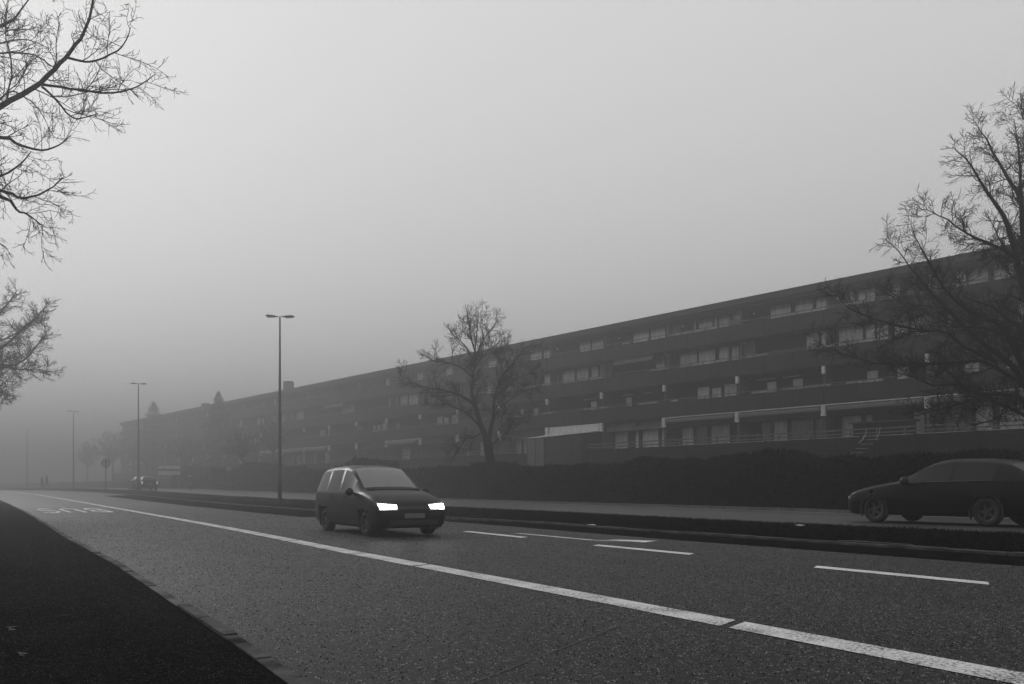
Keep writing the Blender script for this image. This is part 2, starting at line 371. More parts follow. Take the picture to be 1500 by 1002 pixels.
# coarse stone chips standing proud of the worn asphalt
def chips(name, m, s0, s1, n0f, n1, cnt, z0, lo, hi, seed, label):
    g = np.random.default_rng(seed); u = g.random(cnt)
    s = s0 + (s1-s0)*(1-(1-u)**.42); a = np.interp(s, [-60, 5, 13, 20, 30, 50, 330], [1.36, 1.33, 1.2, .93, .8, .7, .7]) if n0f is None else np.full(cnt, n0f)
    n1 = np.interp(s, [-60, 5, 13, 20, 30], [1.2, 1.18, 1.05, .78, .65]) if n1 is None else n1
    n = a + (n1-a)*g.random(cnt)
    p = np.interp(s, _S, _psi); x = np.interp(s, _S, _X) + n*np.cos(p); y = np.interp(s, _S, _Y) + n*np.sin(p); z = np.interp(s, ZS, ZV) + z0
    r = (lo + (hi-lo)*g.random(cnt)**2)*(1+np.clip(s, 0, 40)*.035); h = r*(.5+.5*g.random(cnt)); t = g.random(cnt)*6.283
    V = np.zeros((cnt, 4, 3), np.float32)
    for k in range(3):
        V[:, k, 0] = x + r*np.cos(t+k*2.094); V[:, k, 1] = y + r*np.sin(t+k*2.094); V[:, k, 2] = z-.001
    V[:, 3, 0] = x + r*.3*np.cos(t*3); V[:, 3, 1] = y + r*.3*np.sin(t*3); V[:, 3, 2] = z+h
    I = (np.arange(cnt)*4)[:, None] + np.array([0, 1, 3, 1, 2, 3, 2, 0, 3])[None, :]
    me = bpy.data.meshes.new(name); me.vertices.add(cnt*4); me.vertices.foreach_set('co', V.ravel())
    me.loops.add(cnt*9); me.loops.foreach_set('vertex_index', I.ravel().astype(np.int32)); me.polygons.add(cnt*3)
    me.polygons.foreach_set('loop_start', np.arange(0, cnt*9, 3, dtype=np.int32)); me.update(calc_edges=True); me.materials.append(m)
    o = bpy.data.objects.new(name, me); C.objects.link(o); tag(o, label, 'stone chips', kind='stuff')
M['chipl'] = mat('pale stone chip', .17, .6, .7, 9, spec=.3); M['chipd'] = mat('dark stone chip', .007, .8, spec=.05); M['chipp'] = mat('dull stone chip', .045, .8, .6, 9, spec=.1)
chips('road_chippings', M['chipl'], -3, 52, None, 13.0, 190000, .0, .003, .008, 1, 'pale stone chips set in the worn road surface')
chips('dark_road_chippings', M['chipd'], -3, 52, None, 13.0, 110000, .0, .003, .009, 2, 'dark stone chips and pits in the worn road surface')
chips('pavement_chippings', M['chipp'], 2, 26, -1.6, None, 60000, .06, .002, .005, 3, 'small grey chips in the dark pavement surface')
# grass along the verges
def blades(name, regions, m, seed):
    r = random.Random(seed); mb = MB()
    for (s0, s1, n0f, n1f, zf, cnt, h0, h1) in regions:
        for _ in range(cnt):
            s = r.uniform(s0, s1); n = r.uniform(n0f(s), n1f(s)); p = sn(s, n); z = p.z + zf(s, n)
            h = r.uniform(h0, h1); a = r.uniform(0, 6.28); w_ = r.uniform(.006, .014)*(1+s*.02); dx, dy = math.cos(a)*w_, math.sin(a)*w_
            lx, ly = r.uniform(-.6, .6)*h, r.uniform(-.6, .6)*h
            mb.tri((p.x-dx, p.y-dy, z), (p.x+dx, p.y+dy, z), (p.x+lx, p.y+ly, z+h))
    tag(mb.build(name, m), 'short dark winter grass along the verges', 'grass', kind='stuff')
zv_ = lambda s, n: .145 + .17*(n-nr(s)-.62)/max(.5, 15.95-nr(s)-.62)
blades('grass', [(-6, 22, lambda s: nr(s)+.6, lambda s: 15.93, zv_, 45000, .02, .055), (22, 60, lambda s: nr(s)+.6, lambda s: 15.95, zv_, 16000, .03, .07),
                 (4, 50, lambda s: 15.7, lambda s: 15.95, lambda s, n: .3, 5000, .03, .09),
                 (3, 60, lambda s: 24.4, lambda s: 27, lambda s, n: .37+(n-24.3)*.05, 9000, .06, .2),
                 ], M['grass'], 5)
def debris(name, m, spots, lab, cat):
    for (s, n, dz, sz, lb) in spots:
        r = random.Random(int(s*100)); mb = MB(); p = sn(s, n, dz)
        for k in range(3):
            a = r.uniform(-.5, .5); l_ = sz*r.uniform(.6, 1)
            q = [Vector((math.cos(a+b)*l_*c, math.sin(a+b)*l_*c, .01+.012*r.random())) for b, c in ((0, 1), (.5, .35), (2.9, .9), (3.6, .3))]
            mb.quad(*[(p+x_+Vector((0, 0, .012*k))) for x_ in q])
        tag(mb.build(name, m), lb, cat)
debris('litter', M['litter'], [(12.0, 15.1, .3, .16, 'crumpled white litter lying on the dark median grass near the right-hand car')], '', 'litter')
tag(MB().tube([sn(17.8, 13.52, .135), sn(17.6, 13.56, .145), sn(17.45, 13.54, .14)], [.005, .012, .005], 5).build('paper_scrap', M['litter']), 'small pale scrap on the median kerb beside the turn arrow', 'litter')
debris('leaf', M['litterd'], [(7.45, .25, .066, .13, 'dark wet curled leaf lying on the left pavement')], '', 'leaf')
debris('twig', M['litterg'], [(7.0, -.12, .066, .07, 'pale twig scrap on the pavement just left of the dark leaf'), (5.9, -.05, .066, .06, 'pale twig scrap lowest on the left pavement')], '', 'twig')
tag(MB().tube([sn(9.9, 13.5, .14), sn(9.5, 13.53, .155), sn(9.1, 13.52, .15), (sn(8.4, 13.55, .15))], [.006, .012, .01, .006], 5).build('dead_branch', M['litterg']), 'pale broken twig lying on the median kerb at the right', 'twig')

# ------------------------------------------------------------------ terraced apartment building
bld = empty('apartment_building', BW(35, 0, 3.3), R(132.5), 'long dark four storey apartment block with deep balcony bands and a flat roof', 'building')
T0, BAY, NB_ = 34.95, 7.197, 22                        # fins at T0 + BAY*k, k from -4 to 22
def bx(mb, t0, t1, d0, d1, z0, z1): mb.box(t0-35, t1-35, -d1, -d0, z0-3.3, z1-3.3); return mb
TA, TB = T0-4*BAY, T0+NB_*BAY
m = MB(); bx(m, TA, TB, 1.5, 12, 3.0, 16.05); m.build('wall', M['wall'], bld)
bx(MB(), TA-.3, TB+.3, -.12, 12.3, 16.0, 16.5).build('roof', M['roof'], bld)
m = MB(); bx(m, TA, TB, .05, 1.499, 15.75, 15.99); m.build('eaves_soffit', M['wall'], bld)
FL = [(7.46, 8.75), (10.3, 11.62), (13.2, 14.42)]
for (a, b) in FL:
    m = MB(); t = TA; k = 0
    while t < TB - .1:
        for q in range(3):
            x0 = t + q*BAY/3 + (.0 if q else .012); x1 = t + (q+1)*BAY/3 - .045
            bx(m, x0, x1, -.06 + rnd.uniform(-.012, .012), .1, a + rnd.uniform(-.01, .01), b + rnd.uniform(-.02, .02))
        t += BAY
    m.build('balcony_band', M['band'], bld)
    bx(MB(), TA, TB, .102, 1.495, a+.02, a+.26).build('floor_slab', M['concrete'], bld)
# railings: two light rails on short posts above every band
for li, (a, b) in enumerate(FL):
    m = MB(); t = TA+.4
    while t < TB-.5:
        L_ = rnd.choice((2.3, 3.4, 4.6, 7.0))
        e = min(t+L_, TB-.3)
        bx(m, t, e, -.02, .03, b+.2, b+.26)
        if rnd.random() < .5: bx(m, t, e, -.02, .03, b+.05, b+.1)
        u = t+.05
        while u < e: bx(m, u, u+.05, .032, .08, b-.05, b+.24); u += 1.15
        t = e + .05
    m.build('railing', M['rail'], bld)
# pale boards seen under the rails here and there
pb = {0: [(48.6, 51.8), (40.8, 41.6), (43.0, 45.2), (27.3, 29.6), (23.5, 26.2), (30.2, 31.2), (32.4, 33.8), (56, 57.6), (60, 62)], 1: [(32.3, 34.2), (41.9, 43.9), (38.5, 39.9), (36.0, 37.6), (27, 29), (24, 26), (58, 60.5), (56, 57.5), (49.5, 52)], 2: [(25, 26.3), (28.2, 29.3), (29.8, 31), (38.3, 41.8), (46, 47), (36.8, 37.5)]}
for li, L_ in pb.items():
    for (a, b) in L_:
        m = MB(); z = FL[li][1]; x = a
        while x < b: bx(m, x, min(x+.7, b)-.06, .1, .13, z+.05, z+.2); x += .7
        m.build('railing_board', M['railp'], bld)
# party walls with white beam ends
for k in range(-4, NB_+1):
    t = T0 + BAY*k; m = MB()
    bx(m, t-.1, t+.1, .12, 1.49, 3.3, 7.44); bx(m, t-.1, t+.1, .12, 1.49, 7.74, 10.28); bx(m, t-.09, t+.09, .5, 1.49, 10.58, 13.18); bx(m, t-.09, t+.09, .55, 1.49, 13.48, 15.74)
    p = m.build('party_wall', M['concrete'], bld)
    be = MB(); bx(be, t-.17, t+.17, -.14, .118, 6.62, 7.44); be.build('beam_end', M['white'], p)
    be = MB(); bx(be, t-.11, t+.11, -.14, .118, 9.72, 10.28); be.build('beam_end', M['white'], p)
    if k % 3 != 2 or k > 6:
        be = MB(); bx(be, t-.05, t+.05, .4, .498, 13.5, 15.7); be.build('wall_edge_strip', M['pier'], p)
# lintel panels over the ground floor, bay by bay
for k in range(-4, NB_):
    a, b = T0+BAY*k+.11, T0+BAY*(k+1)-.11
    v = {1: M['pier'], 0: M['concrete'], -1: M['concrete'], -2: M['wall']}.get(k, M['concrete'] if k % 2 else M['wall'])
    bx(MB(), a, b, .6, .75, 6.62, 7.45).build('lintel_panel', v, bld)
bx(MB(), 45.2, 45.75, .5, .598, 6.95, 7.28).build('vent_box', M['frame'], bld)
WIN = {4: [(10.4,11.8),(12.1,13.4),(14.6,15.9),(16.22,17.32),(17.68,18.83),(19.00,19.59),(23.26,24.07),(24.95,26.19),(26.45,26.81),(28.11,29.41),(29.63,31.09),(31.43,33.19),(35.22,36.56),(36.88,37.94),(38.07,38.37),(38.54,39.94),(40.19,40.47),(42.56,43.23),(43.42,45.05),(45.24,47.07),(49.76,50.41),(50.66,52.15),(52.29,53.78),(56.95,58.83),(59.08,60.78),(66.12,67.51),(73.90,75.21),(78.60,81.01),(86.73,88.00)],
3: [(8.2,9.8),(10.2,11.4),(12.8,14.2),(15.00,15.95),(19.89,20.15),(21.16,22.47),(22.66,23.59),(24.02,24.85),(24.99,25.64),(25.84,27.64),(28.11,29.00),(29.19,30.18),(36.04,36.75),(36.97,37.94),(38.27,39.94),(40.09,41.93),(42.36,43.27),(43.48,44.48),(50.79,51.06),(51.32,52.25),(52.56,54.20),(54.38,56.18),(56.65,57.44),(57.78,58.73),(66.81,67.74),(71.61,72.62),(80.72,82.77),(83.06,84.72),(85.2,86.11),(86.42,87.36),(95.75,99.20),(100.51,101.54),(110.17,112.77),(113.43,115.69)],
2: [(9,10.2),(12.4,13.6),(16.02,16.61),(18.21,19.04),(22.57,23.41),(24.75,25.54),(30.44,31.29),(32.67,33.49),(36.23,37.41),(37.67,38.61),(38.83,40.05),(47.19,47.92),(51.49,52.29),(59.54,60.26),(61.72,62.26),(71.86,74.16),(74.68,75.61),(75.88,76.95),(84.72,85.64),(86.26,88.80),(89.12,90.10),(90.27,91.10),(100.89,103.01),(103.60,105.19),(115.01,116.84)],
1: [(9.4,10.8),(11.2,12.6),(13.6,15.0),(15.38,17.00),(17.40,18.38),(18.71,20.32),(21.6,22.3),(25.14,25.64),(25.94,27.38),(28.85,29.4),(29.63,31.43),(31.74,32.89),(33.13,33.92),(36.88,38.68),(39.02,40.12),(40.43,41.61),(43.38,43.83),(44.16,45.95),(46.39,46.79),(47.68,49.25),(57.64,58.73),(58.93,60.05),(60.88,61.83),(62.15,63.01),(68.09,68.93),(70.87,71.74),(82.47,84.26),(92.6,94.16),(102.24,103.80),(106.20,107.23),(107.85,108.68),(109.53,110.81),(111.24,112.33),(113.43,114.33),(115.01,116.15)]}
ZW = {4: (14.1, 15.72), 3: (11.4, 13.14), 2: (8.5, 9.95), 1: (4.85, 6.6)}
allw = [(t0, t1, fl, 0) for fl, L_ in WIN.items() for (t0, t1) in L_]
rr = random.Random(21)
for k in range(11, NB_):
    for fl in (1, 2, 3, 4):
        t = T0+BAY*k+.5
        while t < T0+BAY*(k+1)-1.2:
            if rr.random() < .5: allw.append((t, t+rr.uniform(.8, 1.3), fl, 1))
            t += 1.5
allw.sort(key=lambda q: q[0]+ (200 if q[3] else 0))
far_fr, far_pa = MB(), MB()
for i, (t0, t1, fl, _) in enumerate(allw):
    z0, z1 = ZW[fl]; t0 -= .36; t1 -= .36
    if fl == 2 and t1-t0 < 1.0: z1 = 9.75
    wd = .07
    fr = MB() if i < 98 else far_fr
    bx(fr, t0-wd, t1+wd, 1.35, 1.499, z0-wd, z0); bx(fr, t0-wd, t1+wd, 1.35, 1.499, z1, z1+wd)
    bx(fr, t0-wd, t0, 1.35, 1.499, z0+.001, z1-.001); bx(fr, t1, t1+wd, 1.35, 1.499, z0+.001, z1-.001)
    pa = MB() if i < 98 else far_pa
    bx(pa, t0+.001, t1-.001, 1.42, 1.45, z0+.001, z1-.001)
    if i < 98:
        o = fr.build('window', M['frame'], bld)
        g = pa.build('pane', G[rr.choice((0, 0, 1, 1, 2)) if fl != 1 else rr.choice((2, 3, 2, 1))], o)
        if fl == 1 and (43.7 < t0 < 43.9 or 46.0 < t0 < 46.1 or 43.0 < t0 < 43.1): g.data.materials[0] = G[0]
for mb_, nm, mt in ((far_fr, 'window_frames', M['frame']), (far_pa, 'window_panes', G[0])):
    o = mb_.build(nm, mt, bld); o['kind'] = 'stuff'
# piers between windows of the top floors, slatted screens
for (a, b, z0, z1) in ((34.98, 36.3, 14.4, 15.2), (41.1, 41.95, 14.0, 15.7), (33.9, 34.9, 11.4, 13.15), (48.9, 50.2, 11.4, 13.15), (63, 64, 11.4, 13.1), (70.8, 71.3, 11.4, 13.1)):
    m = MB(); x = a
    while x < b: bx(m, x, x+.09, .9, .95, z0, z1); x += .13
    m.build('slatted_screen', M['pier'], bld)
# window hoods on the second storey
for (a, b) in ((30.2, 31.6), (32.3, 33.9), (46.5, 47.9), (44.3, 45.2), (51.3, 52.5)):
    bx(MB(), a, b, 1.05, 1.35, 9.93, 9.99).build('window_hood', M['awns'], bld)
# wall lamps
for (t, z) in ((40.5, 15.2), (47.6, 15.2), (33.7, 15.2), (26.9, 15.2), (55.5, 15.2), (63, 15.2), (42.2, 12.95), (49.6, 12.95), (34.6, 12.95), (57, 12.95), (28.1, 12.95), (66, 12.9)):
    m = MB(); m.lathe([(.01, -.09), (.06, -.065), (.09, 0), (.06, .065), (.01, .09)], 10, c=(t-35, -.42, z-3.3)); m.box(t-35.02, t-34.98, -.6, -.43, z-3.32, z-3.28)
    m.build('wall_lamp', M['railp'], bld, smooth=True)
# awnings on the ground floor: cassette bar, canvas and scalloped valance
def awning(t0, t1, z, out, drop, d0=-.14):
    o = MB()
    y1, y0 = -(d0-out), -d0
    o.quad((t0-35, y0, z-3.3), (t1-35, y0, z-3.3), (t1-35, y1, z-drop-3.3), (t0-35, y1, z-drop-3.3))
    x = t0
    while x < t1-.02:
        e = min(x+.2, t1); zz = z-drop-3.3
        o.quad((x-35, y1, zz-.16), (x-35+(e-x)/2, y1, zz-.22), (e-35, y1, zz-.16), (e-35, y1, zz)); o.tri((x-35, y1, zz-.16), (e-35, y1, zz), (x-35, y1, zz))
        x = e
    a = o.build('awning', M['awn'], bld)
    MB().box(t0-35, t1-35, y0-.02, y0+.1, z-3.3, z-3.3+.07).build('cassette', M['awns'], a)
for k in (0, -1, -2, -3): awning(T0+BAY*k+.22, T0+BAY*(k+1)-.22, 7.36, .12, .2)
for k in (6, 9, 10, 11): awning(T0+BAY*k+.25, T0+BAY*(k+1)-.25, 7.3, .5, .3)
awning(43.5, 48.0, 13.15, .25, .3, .3); awning(96, 101.5, 13.15, .3, .3, .2)
# lean-to glasshouse on bay 2 (t 49.3 .. 56.5) with white panelling above it
lt = MB()
for q in range(6): bx(lt, 49.7+q*1.07, 49.7+(q+1)*1.07-.04, -.02, .05, 6.72, 7.42)
bx(MB(), 49.6, 56.3, .055, .4, 6.7, 7.44).build('white_wall_panel', M['white'], bld)
pn = lt.build('white_panel', M['white'], bld)
g = MB(); z0, z1 = 6.7-3.3, 6.28-3.3
for zo in (0, -.05): g.quad((49.4-35, .08, z0+zo), (56.5-35, .08, z0+zo), (58.4-35, 2.1, z1+zo-.05), (49.6-35, 1.2, z0+zo-.15))
lr = g.build('glasshouse_roof', M['awns'], bld)
g = MB()
for q in range(7):
    x = 50.2+q*1.2; g.box(x-35, x-35+.06, 1.9, 1.98, .2, 2.98)
g.box(50.2-35, 58.4-35, 1.9, 1.985, 2.9, 2.98)
g.build('glasshouse_frame', M['frame'], bld)
for q in range(6):
    x = 50.27+q*1.2; MB().box(x-35, x-35+1.1, 1.92, 1.95, .25, 2.88).build('glasshouse_pane', M['wall'] if q < 4 else G[3], bld)
for t in (116.4, 150.0):
    bx(MB(), t, t+1.3, 2, 3.2, 16.52, 18.4 if t < 120 else 17.6).build('chimney', M['roof'], bld)
for (px_, py_, lb) in ((528, 627, 'pale round satellite dish on a second storey balcony left of the centre tree'), (753.5, 523, 'pale round satellite dish on the top storey balcony right of the centre tree')):
    Yd = (F*DB/math.cos(R(42.5)))/(px_+320)-.4; p = at(px_, py_, Yd)
    d = MB().lathe([(.02, .06), (.22, .04), (.4, 0), (.45, -.06), (.4, -.02), (.02, .03)], 20, 'y')
    o = empty('satellite_dish', p, R(10), lb, 'satellite dish', 'satellite dishes on the balconies'); o.scale = (.75,)*3; d.build('reflector', M['pier'], o, smooth=True)
    MB().tube([(0, 0, 0), (.05, .35, -.5), (.05, .35, -1.0)], .025, 6).build('mast', M['steel'], o)
# terrace in front of the ground floor, dark boarded retaining wall and its railing
bx(MB(), TA-2, TB, -1.55, 1.49, 2.9, 4.2).build('terrace', M['terr'], bld)
rw = empty('retaining_wall', BW(35, -1.7, 1.5), R(132.5), 'dark horizontal boarded retaining wall between the hedge and the ground floor terraces', 'wall')
m = MB(); z = .2
while z < 3.25: m.box(TA-37, TB-35, -.02+rnd.uniform(-.01, .01), .06, z, z+.17); z += .185
m.build('boarding', M['fence'], rw)
m = MB(); t = TA-35
while t < TB-35: m.box(t, t+.16, .063, .16, .1, 3.36); t += 3.6
m.build('post', M['fence'], rw)
tr = empty('terrace_railing', BW(35, -1.65, 4.78), R(132.5), 'long two-rail timber railing along the ground floor terrace edge', 'railing')
m = MB(); m.box(TA-37, 49.5-35, -.03, .03, .52, .62); m.box(TA-37, 49.5-35, -.03, .03, .24, .33); m.box(59-35, TB-35, -.03, .03, .5, .58); m.box(59-35, TB-35, -.03, .03, .24, .3); m.build('rail', M['rail'], tr)
m = MB(); m.box(TA-37, 42-35, .035, .06, .06, .09); m.build('cable', M['railp'], tr)
m = MB(); t = TA-36
while t < TB-35:
    if not (14.5 < t < 23.5): m.box(t, t+.09, -.08, -.032, -.05, .62)
    t += 1.8
m.build('baluster', M['rail'], tr)
# small garden shed-like dark kiosk by the steps and the steps themselves
st = empty('garden_steps', BW(24.9, -1.9, 1.6), R(132.5), 'pale garden steps with two curved white handrails climbing the bank below the terrace', 'steps')
m = MB()
for i in range(10): m.box(.0+i*-.24, 1.0+i*-.24, 2.6-i*.28, 2.85-i*.28, -.5, .28+i*.3)
m.build('stair_flight', M['fence'], st)
for i in range(10):
    MB().box(.0+i*-.24+.06, .94+i*-.24, 2.855-i*.28, 2.87-i*.28, .25+i*.3, .275+i*.3).build('tread_edge', M['railp'], st)
for dx in (-.1, -1.0):
    MB().tube([(dx-.55, .25, 2.75), (dx-.8, .15, 3.0), (dx-.98, .05, 3.35), (dx-1.02, 0, 3.75)], .025, 6).build('handrail', M['railp'], st)
sh = empty('shed', BW(23.7, -1.6, 4.2), R(132.5), 'small dark timber shed on the terrace beside the garden steps', 'shed')
MB().box(-2.6, 1.2, -1.2, -.1, -.0, 1.55).build('wall', M['fence'], sh); MB().box(-2.8, 1.4, -1.3, .08, 1.55, 1.68).build('roof', M['frame'], sh)

# ------------------------------------------------------------------ bare trees
def tree(name, base, trunk, limbs, label, seed, r0, tw, dens=1.0, lens=(2.6, 1.1, .45), levels=3, group=None, sides=(8, 5, 3), flat=.6, up=.25):
    rg = random.Random(seed); root = empty(name, base, 0, label, 'tree', group); B = Vector(base)
    A, Cn = MB(), MB()
    def branch(mb, p, d, L_, r, lev, rend):
        n = 5 if lev == 0 else (4 if lev == 1 else 3); pts = [p.copy()]; rs = [r]; q = p.copy(); dd = d.normalized()
        dr = [dd.copy()]
        for i in range(n):
            dd = (dd + Vector((rg.gauss(0, .19), rg.gauss(0, .19), rg.gauss(0, .17) + up*.22))).normalized()
            q = q + dd*L_/n; pts.append(q.copy()); rs.append(r + (rend-r)*(i+1)/n); dr.append(dd.copy())
        mb.tube([x-B for x in pts], rs, sides[min(2, lev+1)], cap=False)
        return pts, dr
    def spawn(pts, dirs, rad, lev, scale=1.0):
        # children along a polyline
        L_ = [0]
        for a, b in zip(pts[:-1], pts[1:]): L_.append(L_[-1] + (b-a).length)
        tot = L_[-1]
        if tot < 1e-3: return
        gap = (.42, .20, .12, .07)[lev] / dens
        gap *= max(.5, lens[0]/2.6)
        s = tot*(.22 if lev == 0 else .12); side = 1
        while s < tot:
            i = max(j for j in range(len(L_)) if L_[j] <= s); i = min(i, len(pts)-2); u = (s-L_[i])/max(1e-6, L_[i+1]-L_[i])
            p = pts[i].lerp(pts[i+1], u); d = (pts[i+1]-pts[i]).normalized()
            ax = d.orthogonal().normalized(); ax.rotate(Matrix.Rotation(rg.uniform(0, 6.283), 3, d)); ang = R(rg.uniform(28, 66))
            nd = (d*math.cos(ang) + ax*math.sin(ang)); nd.y *= flat if lev == 0 else 1; nd.z += up*.3; nd.normalize()
            f_ = (1 - .62*s/tot)
            ll = lens[lev]*f_*rg.uniform(.45, 1.15)*scale
            rp = np.interp(s/tot, np.linspace(0, 1, len(rad)), rad)
            rc = max(tw, min(rp*.6, (.020, .011, .007)[lev]*ll/lens[lev]*(r0/.2)+tw*.4))
            cp, cd = branch(Cn, p, nd, ll, rc, lev, max(tw*.75, rc*.35))
            if lev+1 < levels: spawn(cp, cd, [rc, rc*.4], lev+1, scale)
            s += gap*rg.uniform(.5, 1.5)
    tp = [Vector(x) for x in trunk]
    A.tube([x-B for x in tp], [r0*(1.25 if i == 0 else 1 - .25*i/max(1, len(tp)-1)) for i in range(len(tp))], sides[0]+4)
    for (pl, ra, rb) in limbs:
        # smooth the measured limb with jitter
        P = [Vector(x) for x in pl]; Q = []
        for i in range(len(P)-1):
            a, b = P[i], P[i+1]; p0 = P[max(0, i-1)]; p3 = P[min(len(P)-1, i+2)]
            for u in (0, .33, .66):
                c = .5*((2*a) + (b-p0)*u + (2*p0-5*a+4*b-p3)*u*u + (3*a-p0-3*b+p3)*u*u*u); Q.append(c + Vector((rg.gauss(0, 1), rg.gauss(0, 1), rg.gauss(0, 1)))*.012*(b-a).length)
        Q.append(P[-1]); N = len(Q); rad = [ra + (rb-ra)*(i/(N-1))**.8 for i in range(N)]
        A.tube([x-B for x in Q], rad, sides[0])
        spawn(Q, None, rad, 0)
    A.build('trunk', M['bark'], root, smooth=True); Cn.build('crown', M['bark'], root)
    return root
def limb(pts, Y0, Y1, ra, rb):
    n = len(pts)-1
    return ([at(x, y, Y0+(Y1-Y0)*i/n) for i, (x, y) in enumerate(pts)], ra, rb)
# centre tree
Yt = 50.0
tb = at(719, 712, Yt)
tree('bare_tree', tb, [tb, at(719, 680, Yt), at(715, 654, Yt), at(712, 640, Yt)], [
 limb([(712,640),(703,620),(698,600),(692,581),(692,557),(696,524),(689,490),(684,455)], Yt, Yt+.6, .19, .02),
 limb([(714,650),(722,615),(724,592),(731,559),(751,532),(773,507)], Yt, Yt-1.5, .15, .015),
 limb([(698,600),(688,588),(668,577),(645,571),(627,568),(608,562),(592,551)], Yt, Yt-2, .11, .012),
 limb([(692,552),(680,542),(668,535),(645,528),(625,516)], Yt, Yt+2, .08, .012),
 limb([(696,528),(703,508),(715,488),(732,467)], Yt, Yt-1, .07, .01),
 limb([(689,519),(680,505),(668,495),(655,479)], Yt, Yt+1.4, .06, .01),
 limb([(701,622),(690,611),(678,602),(654,592),(630,594)], Yt, Yt-2.5, .07, .01),
 limb([(718,625),(730,600),(749,584),(776,570),(794,563)], Yt, Yt+2.5, .07, .01),
 limb([(708,632),(695,640),(681,643),(672,660),(667,668)], Yt, Yt-1.5, .05, .01),
 limb([(717,655),(730,643),(749,629),(772,616)], Yt, Yt+1.5, .06, .01),
 limb([(692,535),(697,505),(699,480),(697,455)], Yt, Yt-1.2, .06, .01),
 limb([(695,540),(707,522),(722,508),(741,492)], Yt, Yt+1.8, .06, .01),
 limb([(726,585),(737,570),(757,556),(778,546)], Yt, Yt-1.8, .05, .01),
 limb([(735,552),(735,530),(742,512)], Yt, Yt+.8, .04, .01)],
 'bare spreading tree with a forked dark trunk in front of the middle of the building', 11, .34, .0095, 1.1, (2.2, .95, .42), group='bare trees', up=.3)
# right-hand tree
Yr = 30.0; rb_ = at(1562, 740, Yr)
tree('bare_tree', rb_, [rb_, at(1560, 690, Yr), at(1552, 645, Yr)], [
 limb([(1552,645),(1535,560),(1515,470),(1500,421),(1485,360),(1470,316),(1449,285),(1425,245),(1396,215)], Yr, Yr-1.5, .22, .012),
 limb([(1512,455),(1498,306),(1482,270),(1459,231),(1444,202),(1428,179)], Yr, Yr+2, .12, .01),
 limb([(1515,465),(1500,360),(1495,270),(1493,218),(1485,174)], Yr-.5, Yr, .11, .01),
 limb([(1508,430),(1490,381),(1457,360),(1418,342),(1387,321),(1353,306)], Yr, Yr-3, .09, .01),
 limb([(1545,600),(1500,491),(1474,466),(1452,449),(1425,440),(1404,430)], Yr, Yr+2, .11, .01),
 limb([(1548,620),(1486,509),(1470,482),(1447,466),(1424,457),(1398,439),(1377,412),(1359,381),(1348,360),(1334,335)], Yr, Yr-1, .13, .01),
 limb([(1550,630),(1490,545),(1459,516),(1429,496),(1397,462),(1380,446),(1357,421),(1339,399),(1316,367),(1296,349)], Yr, Yr+1.5, .13, .01),
 limb([(1459,530),(1413,507),(1388,489),(1339,482),(1292,470),(1259,459),(1242,450),(1227,434)], Yr-.5, Yr-3, .06, .008),
 limb([(1552,640),(1500,588),(1477,579),(1442,577),(1415,570),(1404,562),(1366,564),(1339,552),(1310,545)], Yr, Yr-2, .11, .008),
 limb([(1550,645),(1500,608),(1468,593),(1438,579),(1410,590),(1380,599),(1339,609)], Yr, Yr-3.5, .09, .008),
 limb([(1530,590),(1488,557),(1442,530),(1409,530),(1352,534),(1280,532),(1225,515),(1195,500)], Yr, Yr+2.5, .09, .008),
 limb([(1545,600),(1530,450),(1535,300),(1525,200),(1510,140)], Yr, Yr+1, .18, .01),
 limb([(1500,500),(1440,480),(1400,478),(1350,455),(1300,440)], Yr, Yr+3, .06, .008),
 limb([(1550,620),(1600,480),(1640,360),(1660,260)], Yr, Yr+2, .15, .01),
 limb([(1550,600),(1620,540),(1680,480),(1720,420)], Yr, Yr-2, .12, .01),
 limb([(1390,470),(1365,450),(1330,445),(1290,425)], Yr+1, Yr+2, .04, .008),
 limb([(1500,330),(1520,250),(1505,190),(1490,150)], Yr, Yr-1, .06, .008)],
 'large bare tree reaching in from the right edge over the building', 23, .36, .0072, 1.2, (1.9, .85, .36), group='bare trees', up=.15)
